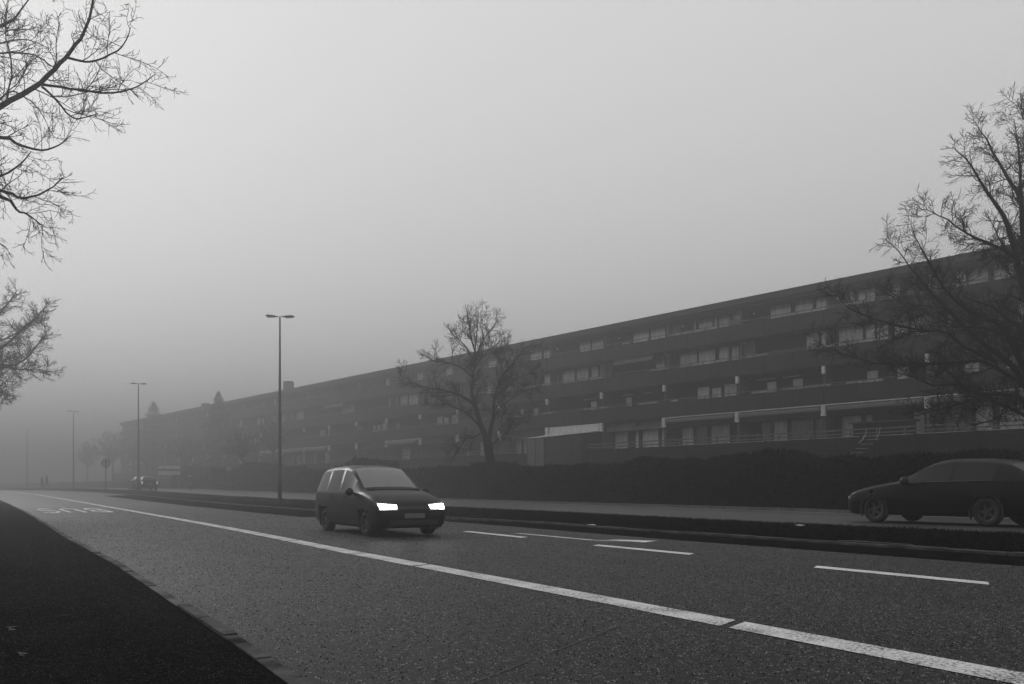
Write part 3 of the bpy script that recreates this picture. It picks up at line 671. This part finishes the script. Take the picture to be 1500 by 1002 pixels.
# near left tree, crown only in frame
Yl = 13.0; lb_ = at(-330, 830, Yl)
tree('bare_tree', lb_, [lb_, at(-325, 600, Yl), at(-310, 350, Yl), at(-290, 230, Yl)], [
 limb([(-290,260),(-150,215),(-50,178),(0,155),(45,131),(80,102),(102,76),(125,42),(138,-5),(142,-70)], Yl, Yl-.5, .065, .012),
 limb([(61,123),(106,130),(155,136),(190,131),(212,120),(228,108)], Yl, Yl+.4, .025, .006),
 limb([(98,84),(118,89),(140,89),(171,74),(185,58),(191,40)], Yl-.3, Yl-1, .022, .006),
 limb([(62,127),(80,144),(106,172),(125,172),(143,166)], Yl, Yl-.8, .022, .006),
 limb([(-290,290),(-120,215),(0,201),(23,210),(61,220),(87,212),(103,198)], Yl+.5, Yl+1.2, .05, .006),
 limb([(-300,330),(-130,255),(0,279),(34,290),(68,280),(92,260)], Yl+.8, Yl-.5, .045, .006),
 limb([(-300,350),(-130,262),(0,288),(23,307),(42,315),(66,333)], Yl+.2, Yl-1, .045, .006),
 limb([(-280,200),(-120,80),(0,38),(23,23),(45,-5)], Yl+.2, Yl+1, .05, .008),
 limb([(-40,176),(0,160),(10,140),(17,95),(8,40),(12,0)], Yl+.2, Yl+.7, .022, .006),
 limb([(-30,182),(10,136),(35,142),(58,160),(72,192)], Yl, Yl+1.2, .018, .005),
 limb([(-290,300),(-150,240),(-40,262),(0,258),(30,240),(45,222)], Yl-.8, Yl-1.6, .035, .006),
 limb([(-300,370),(-140,320),(-40,335),(0,357),(12,366)], Yl+.2, Yl+.8, .035, .005),
 limb([(-60,60),(0,62),(40,58),(70,70)], Yl+.5, Yl+1, .02, .005),
 limb([(-60,90),(0,78),(50,80),(80,98),(82,60),(88,30)], Yl+.9, Yl+1.5, .02, .005),
 limb([(-200,60),(-80,0),(0,-40),(60,-70)], Yl, Yl+1, .05, .006),
 limb([(-280,200),(-330,60),(-340,-120)], Yl, Yl, .09, .02), limb([(-300,260),(-450,150),(-560,20)], Yl, Yl+1, .08, .02)],
 'near bare tree whose crown fills the top left corner', 31, .17, .004, .9, (1.3, .5, .2), group='bare trees', up=.1)
Yf = 33.0; fb_ = at(-95, 722, Yf)
tree('bare_tree', fb_, [fb_, at(-93, 650, Yf), at(-90, 600, Yf)], [
 limb([(-90,600),(-40,555),(0,513),(40,475),(68,450)], Yf, Yf-1, .10, .012),
 limb([(-90,600),(-40,560),(0,540),(35,528),(60,498),(72,482)], Yf, Yf+1, .09, .01),
 limb([(-90,605),(-40,560),(0,535),(25,541),(49,541),(75,544)], Yf, Yf-.6, .07, .008),
 limb([(-90,595),(-50,520),(-10,470),(15,440),(25,425)], Yf, Yf+.6, .10, .01),
 limb([(-90,610),(-40,580),(0,556),(13,580)], Yf, Yf+1, .05, .008),
 limb([(-88,615),(-50,600),(-15,590),(8,575)], Yf, Yf-1, .05, .008),
 limb([(-60,560),(-20,510),(20,490),(50,470)], Yf, Yf+1.4, .07, .01),
 limb([(-90,590),(-130,500),(-150,430)], Yf, Yf, .1, .01), limb([(-90,590),(-160,540),(-200,500)], Yf, Yf+1, .08, .01)],
 'bare tree at the left edge, the lower and farther of the two crowns there', 41, .2, .008, 1.1, (1.3, .7, .34), group='bare trees', up=.2)
# small bare trees fading in the haze
def haze_tree(px, base_y, top_y, Y, spread, label, seed, lean=0, tw=.03, n=9):
    b = at(px, base_y, Y); rg = random.Random(seed); h = base_y-top_y; tx = px+lean
    L_ = []
    for i in range(n):
        a = -1 + 2*(i+.5)/n; e = rg.uniform(.75, 1)
        L_.append(limb([(tx, base_y-h*.42), (tx+a*spread*.5+rg.uniform(-2, 2), base_y-h*.62), (tx+a*spread*e, base_y-h*(1-.38*abs(a)**1.5)*rg.uniform(.9, 1.02))], Y, Y+rg.uniform(-2.5, 2.5), .13, .03))
    return tree('bare_tree', b, [b, at(px+lean*.4, base_y-h*.2, Y), at(tx, base_y-h*.42, Y)], L_, label, seed, .2, tw, .7, (2.0, 1.0, .6), levels=2, group='bare trees', sides=(5, 4, 3))
haze_tree(383, 702, 630, 95, 34, 'small leaning bare tree in the mist left of the lamp posts nearest base', 51, lean=-30)
haze_tree(400, 700, 612, 105, 28, 'upright misty bare tree just behind the nearest lamp post', 52)
haze_tree(272, 712, 636, 125, 36, 'broad misty bare tree between the billboard and the leaning tree', 53, n=13)
haze_tree(165, 714, 628, 160, 42, 'broad faint bare tree in the mist behind the round sign', 54, n=15, tw=.05)
haze_tree(128, 714, 646, 175, 26, 'faintest bare tree in the mist, left of the round sign', 55, n=11, tw=.05)
haze_tree(215, 714, 640, 140, 30, 'misty bare tree below the left conifer', 56, n=12, tw=.045)
def conifer(px, base_y, top_y, Y, wpx, label, seed):
    b = at(px, base_y, Y); h = (base_y-top_y)*Y/F; wd = wpx*Y/F/2; rg = random.Random(seed)
    o = empty('conifer_tree', b, 0, label, 'tree', 'conifers in the mist')
    MB().tube([(0, 0, 0), (0, 0, h*.5), (0, 0, h*.98)], [.3, .18, .02], 7).build('trunk', M['bark'], o)
    m = MB()
    for i in range(9000):
        u = rg.random()**.75; z = h*(1-u*.92); r = wd*(u**.8)*(.55+.45*math.sin(z*3.2+rg.random()*.8)**2)*math.sqrt(rg.uniform(.15, 1)); a = rg.uniform(0, 6.283)
        z -= r*.28; p = Vector((math.cos(a)*r, math.sin(a)*r, z)); s_ = rg.uniform(.15, .42)
        d1 = Vector((math.cos(a), math.sin(a), -.35))*s_; d2 = Vector((-math.sin(a), math.cos(a), rg.uniform(-.4, .4)))*s_*.4
        m.tri(p-d2, p+d2, p+d1)
    m.build('crown', M['leafd'], o)
conifer(320, 712, 573, 128, 100, 'pointed conifer rising above the misty roofline', 61)
conifer(225, 714, 588, 150, 120, 'broader conifer left of the building end, paler in the mist', 62)
# hedge and shrubs beyond the far road
def leafmass(name, s0, s1, n0, n1, hfun, cnt, seed, label, size=(.07, .16), kind=None, cat='hedge'):
    rg = random.Random(seed); o = empty(name, sn((s0+s1)/2, (n0+n1)/2), 0, label, cat); B = o.location.copy()
    core = MB(); S = np.arange(s0, s1+.01, 1.0); ring = []
    for s in S:
        for (n, zz) in ((n0+.3, .25), (n0+.25, hfun(s)-.45), ((n0+n1)/2, hfun(s)-.22), (n1-.25, hfun(s)-.5), (n1-.3, .25)):
            p = sn(s, n+rg.uniform(-.1, .1)) - B; core.v.append((p.x, p.y, p.z+zz+rg.uniform(-.06, .06)))
    for i in range(len(S)-1):
        for k in range(4): core.f.append((i*5+k, i*5+k+1, (i+1)*5+k+1, (i+1)*5+k))
    core.build('inner_branches', M['bark'], o)
    m = MB()
    for _ in range(cnt):
        s = s0 + (s1-s0)*rg.random(); H = hfun(s)
        if rg.random() < .55: n = n0+rg.uniform(-.12, .35); z = rg.uniform(.2, H)
        else: n = rg.uniform(n0, n1); z = H-abs(rg.gauss(0, .16))+.06
        # lumpiness
        z += .12*math.sin(s*1.7+n)+.07*math.sin(s*4.1); n += .15*math.sin(s*1.1+z*2.3)
        p = sn(s, n) - B + Vector((0, 0, z)); q = rg.uniform(*size)*(1+s*.012)
        d1 = Vector((rg.gauss(0, 1), rg.gauss(0, 1), rg.gauss(0, 1))).normalized()*q; d2 = d1.orthogonal().normalized()*q*.45
        m.quad(p-d1, p+d2, p+d1, p-d2)
    m.build('foliage', M['leafd'], o)
    return o
leafmass('hedge', -4, 62, 26.2, 28.6, lambda s: 2.32+.14*math.sin(s*.31)+.1*math.sin(s*.9)+.07*math.sin(s*2.3+1), 60000, 71, 'long dark hedge along the far side of the road below the building')
leafmass('shrubbery', 62.5, 118, 26, 30, lambda s: 2.4+.5*math.sin(s*.23)+.3*math.sin(s*.7+1), 22000, 72, 'uneven misty shrubs continuing the hedge to the left', (.12, .3), cat='shrubs')
# ------------------------------------------------------------------ street lamps
def make_lamp(H=10.8):
    o = empty('street_lamp', (0, 0, 0))
    MB().tube([(0, 0, -.3), (0, 0, 1.2), (0, 0, 1.25), (0, 0, H*.55), (0, 0, H-.18)], [.115, .11, .095, .08, .05], 12).build('pole', M['dsteel'], o, smooth=True)
    for sx in (-1, 1):
        m = MB(); a = .1 if sx < 0 else -.02
        secs = [(0.06, .035, .03), (.22, .05, .04), (.3, .12, .06), (.5, .155, .085), (.75, .15, .085), (.86, .1, .05), (.88, .02, .02)]
        n0 = 0
        for (x, wy, hz) in secs:
            for k in range(10):
                t = 2*math.pi*k/10; zz = math.sin(t)*hz*(1 if math.sin(t) > 0 else .6)
                m.v.append((sx*x, math.cos(t)*wy, H-.15+a*x+zz))
        for i in range(len(secs)-1):
            for k in range(10): m.f.append((i*10+k, i*10+(k+1) % 10, (i+1)*10+(k+1) % 10, (i+1)*10+k))
        m.f.append(tuple(range(len(m.v)-10, len(m.v))))
        h = m.build('lamp_head', M['dsteel'], o, smooth=True)
        MB().box(min(sx*.34, sx*.78), max(sx*.34, sx*.78), -.1, .1, H-.215+a*.55, H-.19+a*.55).build('lens', M['tail'], h)
    return o
lampo = make_lamp()
LP = [(-13.7, 47, 'nearest and tallest-looking twin-headed lamp post on the median, behind the van'), (-37.9, 80.8, 'second twin-headed lamp post on the median, beside the distant car'),
      (-60.9, 110.6, 'third twin-headed lamp post on the median, right of the two walkers'), (-88.2, 144.9, 'farthest and faintest twin-headed lamp post, left of the walkers')]
for i, (x, y, lb) in enumerate(LP):
    o = lampo if i == 0 else copy_tree(lampo)
    s, n = inv_sn(x, y); o.location = (x, y, EYE + (.0, .17, .33, .55)[i] if i else .72); o.rotation_euler.z = R(-8) + (0 if i == 0 else R(-4))
    tag(o, lb, 'street lamp', 'twin-headed street lamps along the median')
# round sign on a post
sg = empty('road_sign', (at(155, 717, 83)), 0, 'round traffic sign seen from behind on a thin post in the median', 'sign')
MB().tube([(0, 0, -.2), (0, 0, 3.15)], .05, 8).build('post', M['dsteel'], sg, smooth=True)
MB().lathe([(.001, -.035), (.46, -.035), (.46, -.05), (.001, -.05)], 28, 'y', (0, 0, 2.72)).build('disc', M['sign'], sg)
MB().lathe([(.40, -.056), (.47, -.056), (.48, -.03), (.47, -.02)], 28, 'y', (0, 0, 2.72)).build('rim', M['black'], sg)
MB().box(-.05, .05, -.075, -.051, 2.28, 3.16).build('rib', M['black'], sg)
MB().box(-.44, .44, -.085, -.076, 2.85, 2.92).build('bracket', M['black'], sg)

# ------------------------------------------------------------------ vehicles
def car(name, label, group, st, nsub, paint, wheels, lamp_mat, tailm, van=False, lampz=.7, Wd=.9, lamp=True, glass_i=None, rimmat='rim'):
    """st: stations (x, half width low, half width belt, half width roof, z low, z belt, z top); x forward"""
    root = empty(name, (0, 0, 0), 0, label, 'car', group)
    def ring(s_):
        x, wl, wb, wr, zl, zb, zt_ = s_
        return [(x, 0, zl), (x, wl*.9, zl), (x, wl, zl+.09), (x, (wl+wb)/2+.025, zl+(zb-zl)*.55), (x, wb+.005, zb-.05), (x, wb*.985, zb), (x, wr+(wb-wr)*.12, zb+(zt_-zb)*.84), (x, wr*.93, zt_-.025*min(1, (zt_-zb)*3)), (x, wr*.6, zt_+.012), (x, 0, zt_+.02)]
    st = np.array(st, float); K = len(st); u = np.linspace(0, K-1, (K-1)*nsub+1); out = []
    for q in u:
        i = min(int(q), K-2); t = q-i; p0, p1, p2, p3 = st[max(i-1, 0)], st[i], st[i+1], st[min(i+2, K-1)]
        m1 = (p2-p0)*.5*.7; m2 = (p3-p1)*.5*.7
        out.append((2*t**3-3*t*t+1)*p1+(t**3-2*t*t+t)*m1+(-2*t**3+3*t*t)*p2+(t**3-t*t)*m2)
    rings = [ring(r) for r in out]; KR = len(rings[0])
    body = MB(); wsh = MB(); sw = {}; rw_ = MB()
    def vert(i, j, sg_): x, y, z = rings[i][j]; return (x, y*sg_, z)
    gl = glass_i; h = nsub
    for i in range(len(rings)-1):
        iu = i/nsub
        for j in range(KR-1):
            for sg_ in (1, -1):
                q = [vert(i, j, sg_), vert(i, j+1, sg_), vert(i+1, j+1, sg_), vert(i+1, j, sg_)]
                if sg_ < 0: q.reverse()
                cx = sum(p[0] for p in q)/4; cz = sum(p[2] for p in q)/4; cy = abs(sum(p[1] for p in q)/4)
                if j <= 3 and cy > .5 and any((cx-wx)**2+(cz-.31)**2 < .37**2 for wx in wheels): continue
                tgt = body
                if j in (7, 8) and gl['ws'][0] <= iu < gl['ws'][1]: tgt = wsh
                elif j in (7, 8) and gl['rw'][0] <= iu < gl['rw'][1]: tgt = rw_
                elif j == 6 and gl['ws'][0] <= iu < gl['ws'][1]: tgt = body
                elif j == 5:
                    for si, (a, b) in enumerate(gl['side']):
                        if a <= iu < b: tgt = sw.setdefault((si, sg_), MB())
                tgt.quad(*q)
    for i, rv in ((0, False), (len(rings)-1, True)):
        for sg_ in (1, -1):
            P = [vert(i, j, sg_) for j in range(KR)]; n0 = len(body.v); body.v += P; f = tuple(range(n0, n0+KR)); body.f.append(f if (rv == (sg_ > 0)) else f[::-1])
    def fin(mb, nm, mt, par):
        o = mb.build(nm, mt, par, smooth=True); bm_ = bmesh.new(); bm_.from_mesh(o.data); bmesh.ops.remove_doubles(bm_, verts=bm_.verts, dist=.0004); bmesh.ops.recalc_face_normals(bm_, faces=bm_.faces); bm_.to_mesh(o.data); bm_.free()
        return o
    B = fin(body, 'body', M[paint], root)
    fin(wsh, 'windscreen', M['ws_sky_grey'] if paint == 'cpaint' else M['cglass'], root)
    if rw_.v: fin(rw_, 'rear_window', M['cglass'], root)
    for k_, mb in sw.items(): fin(mb, 'side_window', M['cglass'], root)
    # underbody block and wheel wells
    xs = [r[0] for r in out]; MB().box(min(xs)+.25, max(xs)-.25, -Wd+.28, Wd-.28, .22, .62).build('underbody', M['black'], root)
    for wx in wheels:
        for sg_ in (1, -1):
            m = MB(); y = sg_*(Wd-.03)
            arc = [(wx+math.cos(a)*.365, y, .31+math.sin(a)*.365) for a in np.linspace(-.45, math.pi+.45, 22)]
            m.tube(arc, .022, 5); m.build('wheel_arch', M['black'], root, smooth=True)
            t = MB().lathe([(.19, -.1), (.30, -.1), (.315, -.06), (.315, .06), (.30, .1), (.19, .1), (.19, -.1)], 28, 'y', (wx, sg_*(Wd-.13), .315))
            wo = MB().lathe([(.001, -.02), (.19, -.02), (.2, .0), (.2, .02), (.001, .02)], 24, 'y', (wx, sg_*(Wd-.13), .315)).build('wheel', M['black'], root)
            t.build('tyre', M['rubber'], wo, smooth=True)
            rm = MB()
            for a in np.linspace(0, 2*math.pi, 6)[:-1]:
                c_, s_ = math.cos(a), math.sin(a); yy = sg_*(Wd-.13)+sg_*.075
                for ww in (.035,):
                    rm.quad((wx+s_*ww, yy, .315-c_*ww), (wx-s_*ww, yy, .315+c_*ww), (wx+c_*.185-s_*ww*.7, yy+sg_*.01, .315+s_*.185+c_*ww*.7), (wx+c_*.185+s_*ww*.7, yy+sg_*.01, .315+s_*.185-c_*ww*.7))
            rm.lathe([(.175, sg_*.07), (.195, sg_*.085), (.2, sg_*.06)], 24, 'y', (wx, sg_*(Wd-.13), .315)); rm.lathe([(.001, sg_*.09), (.05, sg_*.085), (.055, sg_*.06)], 12, 'y', (wx, sg_*(Wd-.13), .315))
            rm.build('rim', M[rimmat], wo)
    return root, out
def front_x(out, y, z, side='front'): pass
def snap(root, px, py, pz, direction):                   # nearest body surface point along x
    b = [c for c in root.children if c.name.startswith('body')][0]
    from mathutils.bvhtree import BVHTree
    bv = BVHTree.FromPolygons([v.co for v in b.data.vertices], [p.vertices for p in b.data.polygons])
    r = bv.ray_cast(Vector((px, py, pz)), Vector(direction)); return r[0]
def patch(root, name, m, pts, direction, off, start, parent=None, sub=6):
    """a shaped panel laid on the body: pts are (y,z) corners, ray cast along x"""
    from mathutils.bvhtree import BVHTree
    b = [c for c in root.children if c.name.startswith('body')][0]
    bv = BVHTree.FromPolygons([v.co for v in b.data.vertices], [p.vertices for p in b.data.polygons])
    A, B_, C_, D_ = [Vector((0, y, z)) for y, z in pts]; mb = MB(); d = Vector(direction)
    G_ = []
    for i in range(sub+1):
        row = []
        for j in range(sub+1):
            p = (A.lerp(B_, i/sub)).lerp(D_.lerp(C_, i/sub), j/sub); p.x = start
            r = bv.ray_cast(p, d)
            q = r[0] if r[0] else None; row.append(q - d*off if q and abs(q.x-start) < 1.15 else None)
        G_.append(row)
    for i in range(sub):
        for j in range(sub):
            q = [G_[i][j], G_[i+1][j], G_[i+1][j+1], G_[i][j+1]]
            if all(x is not None for x in q) and max((q[0]-q[2]).length, (q[1]-q[3]).length) < .5: mb.quad(*[tuple(x) for x in q])
    if mb.v: return mb.build(name, m, parent or root, smooth=True)
def fittings(root, out, Wd, lampz, lit, front=True, xf=None, xb=None, mir_x=.7, mir_z=1.0, taillit=False):
    lm = M['lamp'] if lit else M['tail']
    hl = []
    for sg_ in (1, -1):
        a, b = sg_*.44, sg_*(Wd-.055)
        hl.append((sg_, a, b)); h_ = patch(root, 'headlight', lm, [(a, lampz-.03), (b*.985, lampz-.045), (b, lampz+.09), (a*.95, lampz+.055)], (-1, 0, 0), .012, xf+.6)
        patch(root, 'lamp_housing', M['tail'], [(a*.93, lampz-.07), (b*1.005, lampz-.05), (b*1.005, lampz+.125), (a*.9, lampz+.075)], (-1, 0, 0), .006, xf+.6, parent=h_)
        if lit: patch(root, 'lens_rib', M['dlamp'], [(a*1.05, lampz-.004), (b*.99, lampz+.02), (b*.99, lampz+.036), (a*1.05, lampz+.012)], (-1, 0, 0), .02, xf+.6, parent=h_)
        patch(root, 'tail_light', M['dlamp'] if taillit else M['tail'], [(sg_*(Wd-.2), lampz+.05), (sg_*(Wd-.06), lampz+.05), (sg_*(Wd-.06), lampz+.32), (sg_*(Wd-.2), lampz+.32)], (1, 0, 0), .01, xb-.6)
        m = MB().lathe([(.01, -.07), (.085, -.06), (.105, 0), (.09, .06), (.01, .075)], 10, 'x', (mir_x, sg_*(Wd+.12), mir_z)); m.box(mir_x-.02, mir_x+.02, min(sg_*(Wd-.04), sg_*(Wd+.05)), max(sg_*(Wd-.04), sg_*(Wd+.05)), mir_z-.06, mir_z-.02)
        m.build('wing_mirror', M['black'], root, smooth=True)
        # door seams, handles
        for hx in (.1, -.85):
            MB().box(hx-.12, hx+.04, min(sg_*(Wd-.005), sg_*(Wd+.03)), max(sg_*(Wd-.005), sg_*(Wd+.03)), .93, .96).build('door_handle', M['black'], root)
    patch(root, 'grille', M['black'], [(-.38, lampz-.05), (.38, lampz-.05), (.4, lampz+.03), (-.4, lampz+.03)], (-1, 0, 0), .008, xf+.6)
    patch(root, 'lower_grille', M['black'], [(-.6, .28), (.6, .28), (.62, .40), (-.62, .40)], (-1, 0, 0), .008, xf+.6)
    patch(root, 'number_plate', M['plate'], [(-.26, .44), (.26, .44), (.26, .55), (-.26, .55)], (-1, 0, 0), .02, xf+.6)
    patch(root, 'rear_number_plate', M['plate'], [(-.26, .6), (.26, .6), (.26, .71), (-.26, .71)], (1, 0, 0), .02, xb-.6)
# people carrier: front axle at x=1.42, rear axle -1.42
van_st = [(2.30, .55, .62, .5, .30, .50, .52), (2.26, .78, .80, .66, .22, .60, .66), (2.10, .86, .87, .72, .20, .76, .82), (1.75, .89, .895, .74, .20, .90, .97), (1.28, .90, .90, .76, .20, 1.00, 1.07),
          (1.02, .90, .90, .76, .20, 1.03, 1.12), (.55, .90, .90, .72, .20, 1.05, 1.43), (.12, .90, .90, .69, .20, 1.06, 1.66), (-.45, .90, .90, .69, .20, 1.06, 1.73), (-1.2, .90, .90, .68, .20, 1.06, 1.725), (-1.9, .89, .885, .66, .21, 1.07, 1.68), (-2.2, .86, .85, .62, .24, 1.07, 1.58), (-2.34, .82, .80, .58, .30, 1.0, 1.08)]
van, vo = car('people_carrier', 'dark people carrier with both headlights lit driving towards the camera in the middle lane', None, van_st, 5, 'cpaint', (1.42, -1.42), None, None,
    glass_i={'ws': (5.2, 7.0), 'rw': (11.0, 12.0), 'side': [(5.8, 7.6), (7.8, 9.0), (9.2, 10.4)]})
fittings(van, vo, .9, .69, True, xf=2.3, xb=-2.34, mir_x=.75, mir_z=1.06)
for sg_ in (1, -1): MB().tube([(.98, sg_*.05+.15, 1.13), (.86, sg_*.05-.35, 1.2)], .012, 5).build('wiper', M['black'], van)
MB().tube([(1.1, y, 1.105+.012*math.cos(y*2)) for y in np.linspace(-.7, .7, 9)], .02, 5).build('scuttle_strip', M['black'], van, smooth=True)
p = sn(19.3, 7.82, .0); van.location = p; van.rotation_euler.z = head(19.5) - math.pi/2
# right-hand estate car, far carriageway, driving away
sed_st = [(2.25, .5, .58, .45, .28, .50, .52), (2.2, .74, .76, .6, .22, .60, .64), (2.0, .84, .85, .68, .19, .72, .77), (1.5, .87, .875, .72, .19, .83, .88), (.95, .88, .88, .74, .19, .91, .96),
          (.72, .88, .88, .74, .19, .93, 1.02), (.3, .88, .88, .68, .19, .95, 1.25), (-.1, .88, .88, .62, .19, .96, 1.42), (-.6, .88, .88, .61, .19, .97, 1.46), (-1.3, .88, .88, .60, .20, .98, 1.43), (-1.75, .87, .87, .6, .21, .98, 1.33), (-2.15, .85, .84, .62, .25, .97, 1.10), (-2.28, .8, .78, .6, .32, .85, .9)]
car2, co = car('parked_saloon_car', 'near-black car cut off by the right edge, driving away on the far road', 'cars on the far road', sed_st, 5, 'cpaint2', (1.38, -1.36), None, None,
    glass_i={'ws': (5.2, 7.0), 'rw': (10.0, 11.2), 'side': [(5.9, 7.7), (7.9, 9.4)]})
car2.name = 'estate_car'
fittings(car2, co, .88, .62, False, xf=2.25, xb=-2.28, mir_x=.5, mir_z=.98)
for sg_ in (1, -1):
    MB().tube([(1.0, sg_*.885, .905), (.2, sg_*.9, .945), (-.8, sg_*.9, .965), (-1.8, sg_*.88, .975)], .010, 5).build('trim_strip', M['rim'], car2, smooth=True)
car2.location = sn(10.95, 19.2, .31); car2.rotation_euler.z = head(11) + math.pi/2; car2.scale = (1.0, 1.0, 1.06)
# two cars far down the far carriageway, seen from behind/front
fc = copy_tree(car2)
for c in fc.children:
    if c.name.startswith('body'): c.data = c.data.copy(); c.data.materials.clear(); c.data.materials.append(M['cpaint'])
    if c.name.startswith('tail_light'): c.data = c.data.copy(); c.data.materials.clear(); c.data.materials.append(M['dlamp'])
fc.name = 'distant_car'; pF = at(213.5, 718.3, 88); fc.location = pF; fc.rotation_euler.z = R(124); fc.scale = (1, 1, 1.04)
tag(fc, 'small distant car with two pale lamps beside the second lamp post', 'car')
fd = copy_tree(fc); fd.name = 'distant_car'; fd.location = at(203, 717, 96); fd.rotation_euler.z = R(124)
for c in fd.children:
    if c.name.startswith('tail_light'): c.data = c.data.copy(); c.data.materials.clear(); c.data.materials.append(M['black'])
tag(fd, 'dark distant car half hidden behind the second lamp post', 'car')

# ------------------------------------------------------------------ people far away
def person(px, feet_y, Y, h, rz, label, coat, hat=None, stride=.25, name='person'):
    o = empty(name, at(px, feet_y, Y), rz, label, 'person')
    k = h/1.75
    J = {'pel': (0, 0, .95), 'che': (0, .02, 1.3), 'neck': (0, .02, 1.48), 'hb': (0, .03, 1.56), 'ht': (0, .04, 1.7),
         'hipl': (-.1, 0, .9), 'kl': (-.1, stride*.55, .5), 'al': (-.1, stride*.9, .08), 'tl': (-.1, stride*.9+.16, .04),
         'hipr': (.1, 0, .9), 'kr': (.1, -stride*.2, .5), 'ar': (.1, -stride, .12), 'tr': (.1, -stride+.14, .04),
         'sl': (-.19, .02, 1.42), 'el': (-.25, -.08, 1.15), 'wl': (-.24, .02, .9), 'hl': (-.24, .06, .82),
         'sr': (.19, .02, 1.42), 'er': (.25, .0, 1.15), 'wr': (.24, .16, .95), 'hr': (.24, .2, .88)}
    rad = {'pel': .16, 'che': .17, 'neck': .06, 'hb': .085, 'ht': .09, 'hipl': .1, 'kl': .065, 'al': .045, 'tl': .04, 'hipr': .1, 'kr': .065, 'ar': .045, 'tr': .04, 'sl': .075, 'el': .05, 'wl': .035, 'hl': .035, 'sr': .075, 'er': .05, 'wr': .035, 'hr': .035}
    E_ = [('pel', 'che'), ('che', 'neck'), ('neck', 'hb'), ('hb', 'ht'), ('pel', 'hipl'), ('hipl', 'kl'), ('kl', 'al'), ('al', 'tl'), ('pel', 'hipr'), ('hipr', 'kr'), ('kr', 'ar'), ('ar', 'tr'), ('che', 'sl'), ('sl', 'el'), ('el', 'wl'), ('wl', 'hl'), ('che', 'sr'), ('sr', 'er'), ('er', 'wr'), ('wr', 'hr')]
    ks = list(J); me = bpy.data.meshes.new('body'); me.from_pydata([tuple(c*k for c in J[a]) for a in ks], [(ks.index(a), ks.index(b)) for a, b in E_], [])
    b = bpy.data.objects.new('body', me); C.objects.link(b); b.parent = o; me.materials.append(M['trou'])
    md = b.modifiers.new('skin', 'SKIN'); b.modifiers.new('sub', 'SUBSURF').levels = 1
    for i, a in enumerate(ks): r_ = rad[a]*k; me.skin_vertices[0].data[i].radius = (r_, r_)
    me.skin_vertices[0].data[0].use_root = True
    ct = MB()
    for (x0, rx, ry) in ():
        pass
    prof = [(1.50, .08, .08), (1.46, .2, .12), (1.3, .225, .16), (1.05, .2, .15), (.8, .23, .18), (.62, .25, .2)]
    for (z, rx, ry) in prof:
        for q in range(14): t = 2*math.pi*q/14; ct.v.append((math.cos(t)*rx*k, (math.sin(t)*ry+.01)*k, z*k))
    for i in range(len(prof)-1):
        for q in range(14): ct.f.append((i*14+q, i*14+(q+1) % 14, (i+1)*14+(q+1) % 14, (i+1)*14+q))
    for sg_ in ('l', 'r'): ct.tube([tuple(c*k for c in J['s'+sg_]), tuple(c*k for c in J['e'+sg_]), tuple(c*k for c in J['w'+sg_])], [.085*k, .065*k, .05*k], 8)
    ct.build('coat', coat, o, smooth=True)
    MB().lathe([(.001, .1), (.07, .085), (.1, .03), (.1, -.02), (.001, -.03)], 12, c=(0, .03*k, 1.68*k)).build('hat', hat or M['cloth'], o, smooth=True)
    return o
person(61.5, 715.6, 113, 1.62, R(90), 'left of two dark walkers crossing the misty road, in a long coat', M['cloth'])
person(68.5, 715.6, 112, 1.85, R(90), 'right and taller of two dark walkers crossing the misty road, mid-stride', M['cloth'], stride=.34)
person(278.5, 719.6, 78, 1.5, R(200), 'lone walker in a light coat and pale hat beyond the median', M['clothl'], M['hairl'], stride=.12)
# pale board on posts, shelter and small fences in the mist
bb = empty('billboard', at(248, 714, 105), R(12), 'wide pale two-strip billboard on posts in the mist behind the lone walker', 'billboard')
pb_ = MB().box(-1.35, 1.35, -.05, .02, 1.65, 2.15).build('lower_panel', M['billb'], bb); MB().box(-1.35, 1.35, -.05, .02, 2.45, 2.85).build('upper_panel', M['billb'], bb)
MB().box(-1.35, 1.35, .021, .05, 2.0, 2.7).build('backing', M['steel'], bb)
for x in (-1.1, 1.1): MB().tube([(x, .1, -.3), (x, .1, 2.8)], .05, 6).build('post', M['steel'], bb)
bs = empty('bus_shelter', at(333, 714, 92), R(20), 'flat-roofed bus shelter in the mist beneath the leaning tree', 'bus shelter')
MB().box(-1.9, 1.9, -.8, .8, 2.2, 2.34).build('roof', M['dsteel'], bs); MB().box(-1.8, 1.8, .6, .64, .3, 2.1).build('back_panel', M['cglass'], bs)
for x in (-1.75, 0, 1.75): MB().box(x-.04, x+.04, .5, .58, -.3, 2.2).build('post', M['dsteel'], bs)
MB().box(-1.4, 1.4, .2, .55, .42, .47).build('bench', M['rail'], bs)
bs2 = empty('bus_stop_sign', at(335, 722, 80), 0, 'thin bus stop pole standing before the bus shelter', 'sign')
MB().tube([(0, 0, -.3), (0, 0, 2.6)], .035, 6).build('post', M['dsteel'], bs2); MB().box(-.2, .2, -.02, .02, 2.2, 2.65).build('plate', M['sign'], bs2)

# ------------------------------------------------------------------ haze
hz = MB().box(-330, 330, -120, 430, -1.4, 19.8).build('haze', None); tag(hz, kind='stuff')
hm = bpy.data.materials.new('haze'); hm.use_nodes = True; t = hm.node_tree; t.nodes.remove(t.nodes['Principled BSDF'])
pv = t.nodes.new('ShaderNodeVolumePrincipled'); pv.inputs['Density'].default_value = HAZE; pv.inputs['Color'].default_value = (.27, .27, .27, 1); pv.inputs['Anisotropy'].default_value = .66
t.links.new(pv.outputs[0], t.nodes['Material Output'].inputs['Volume']); hz.data.materials.append(hm)
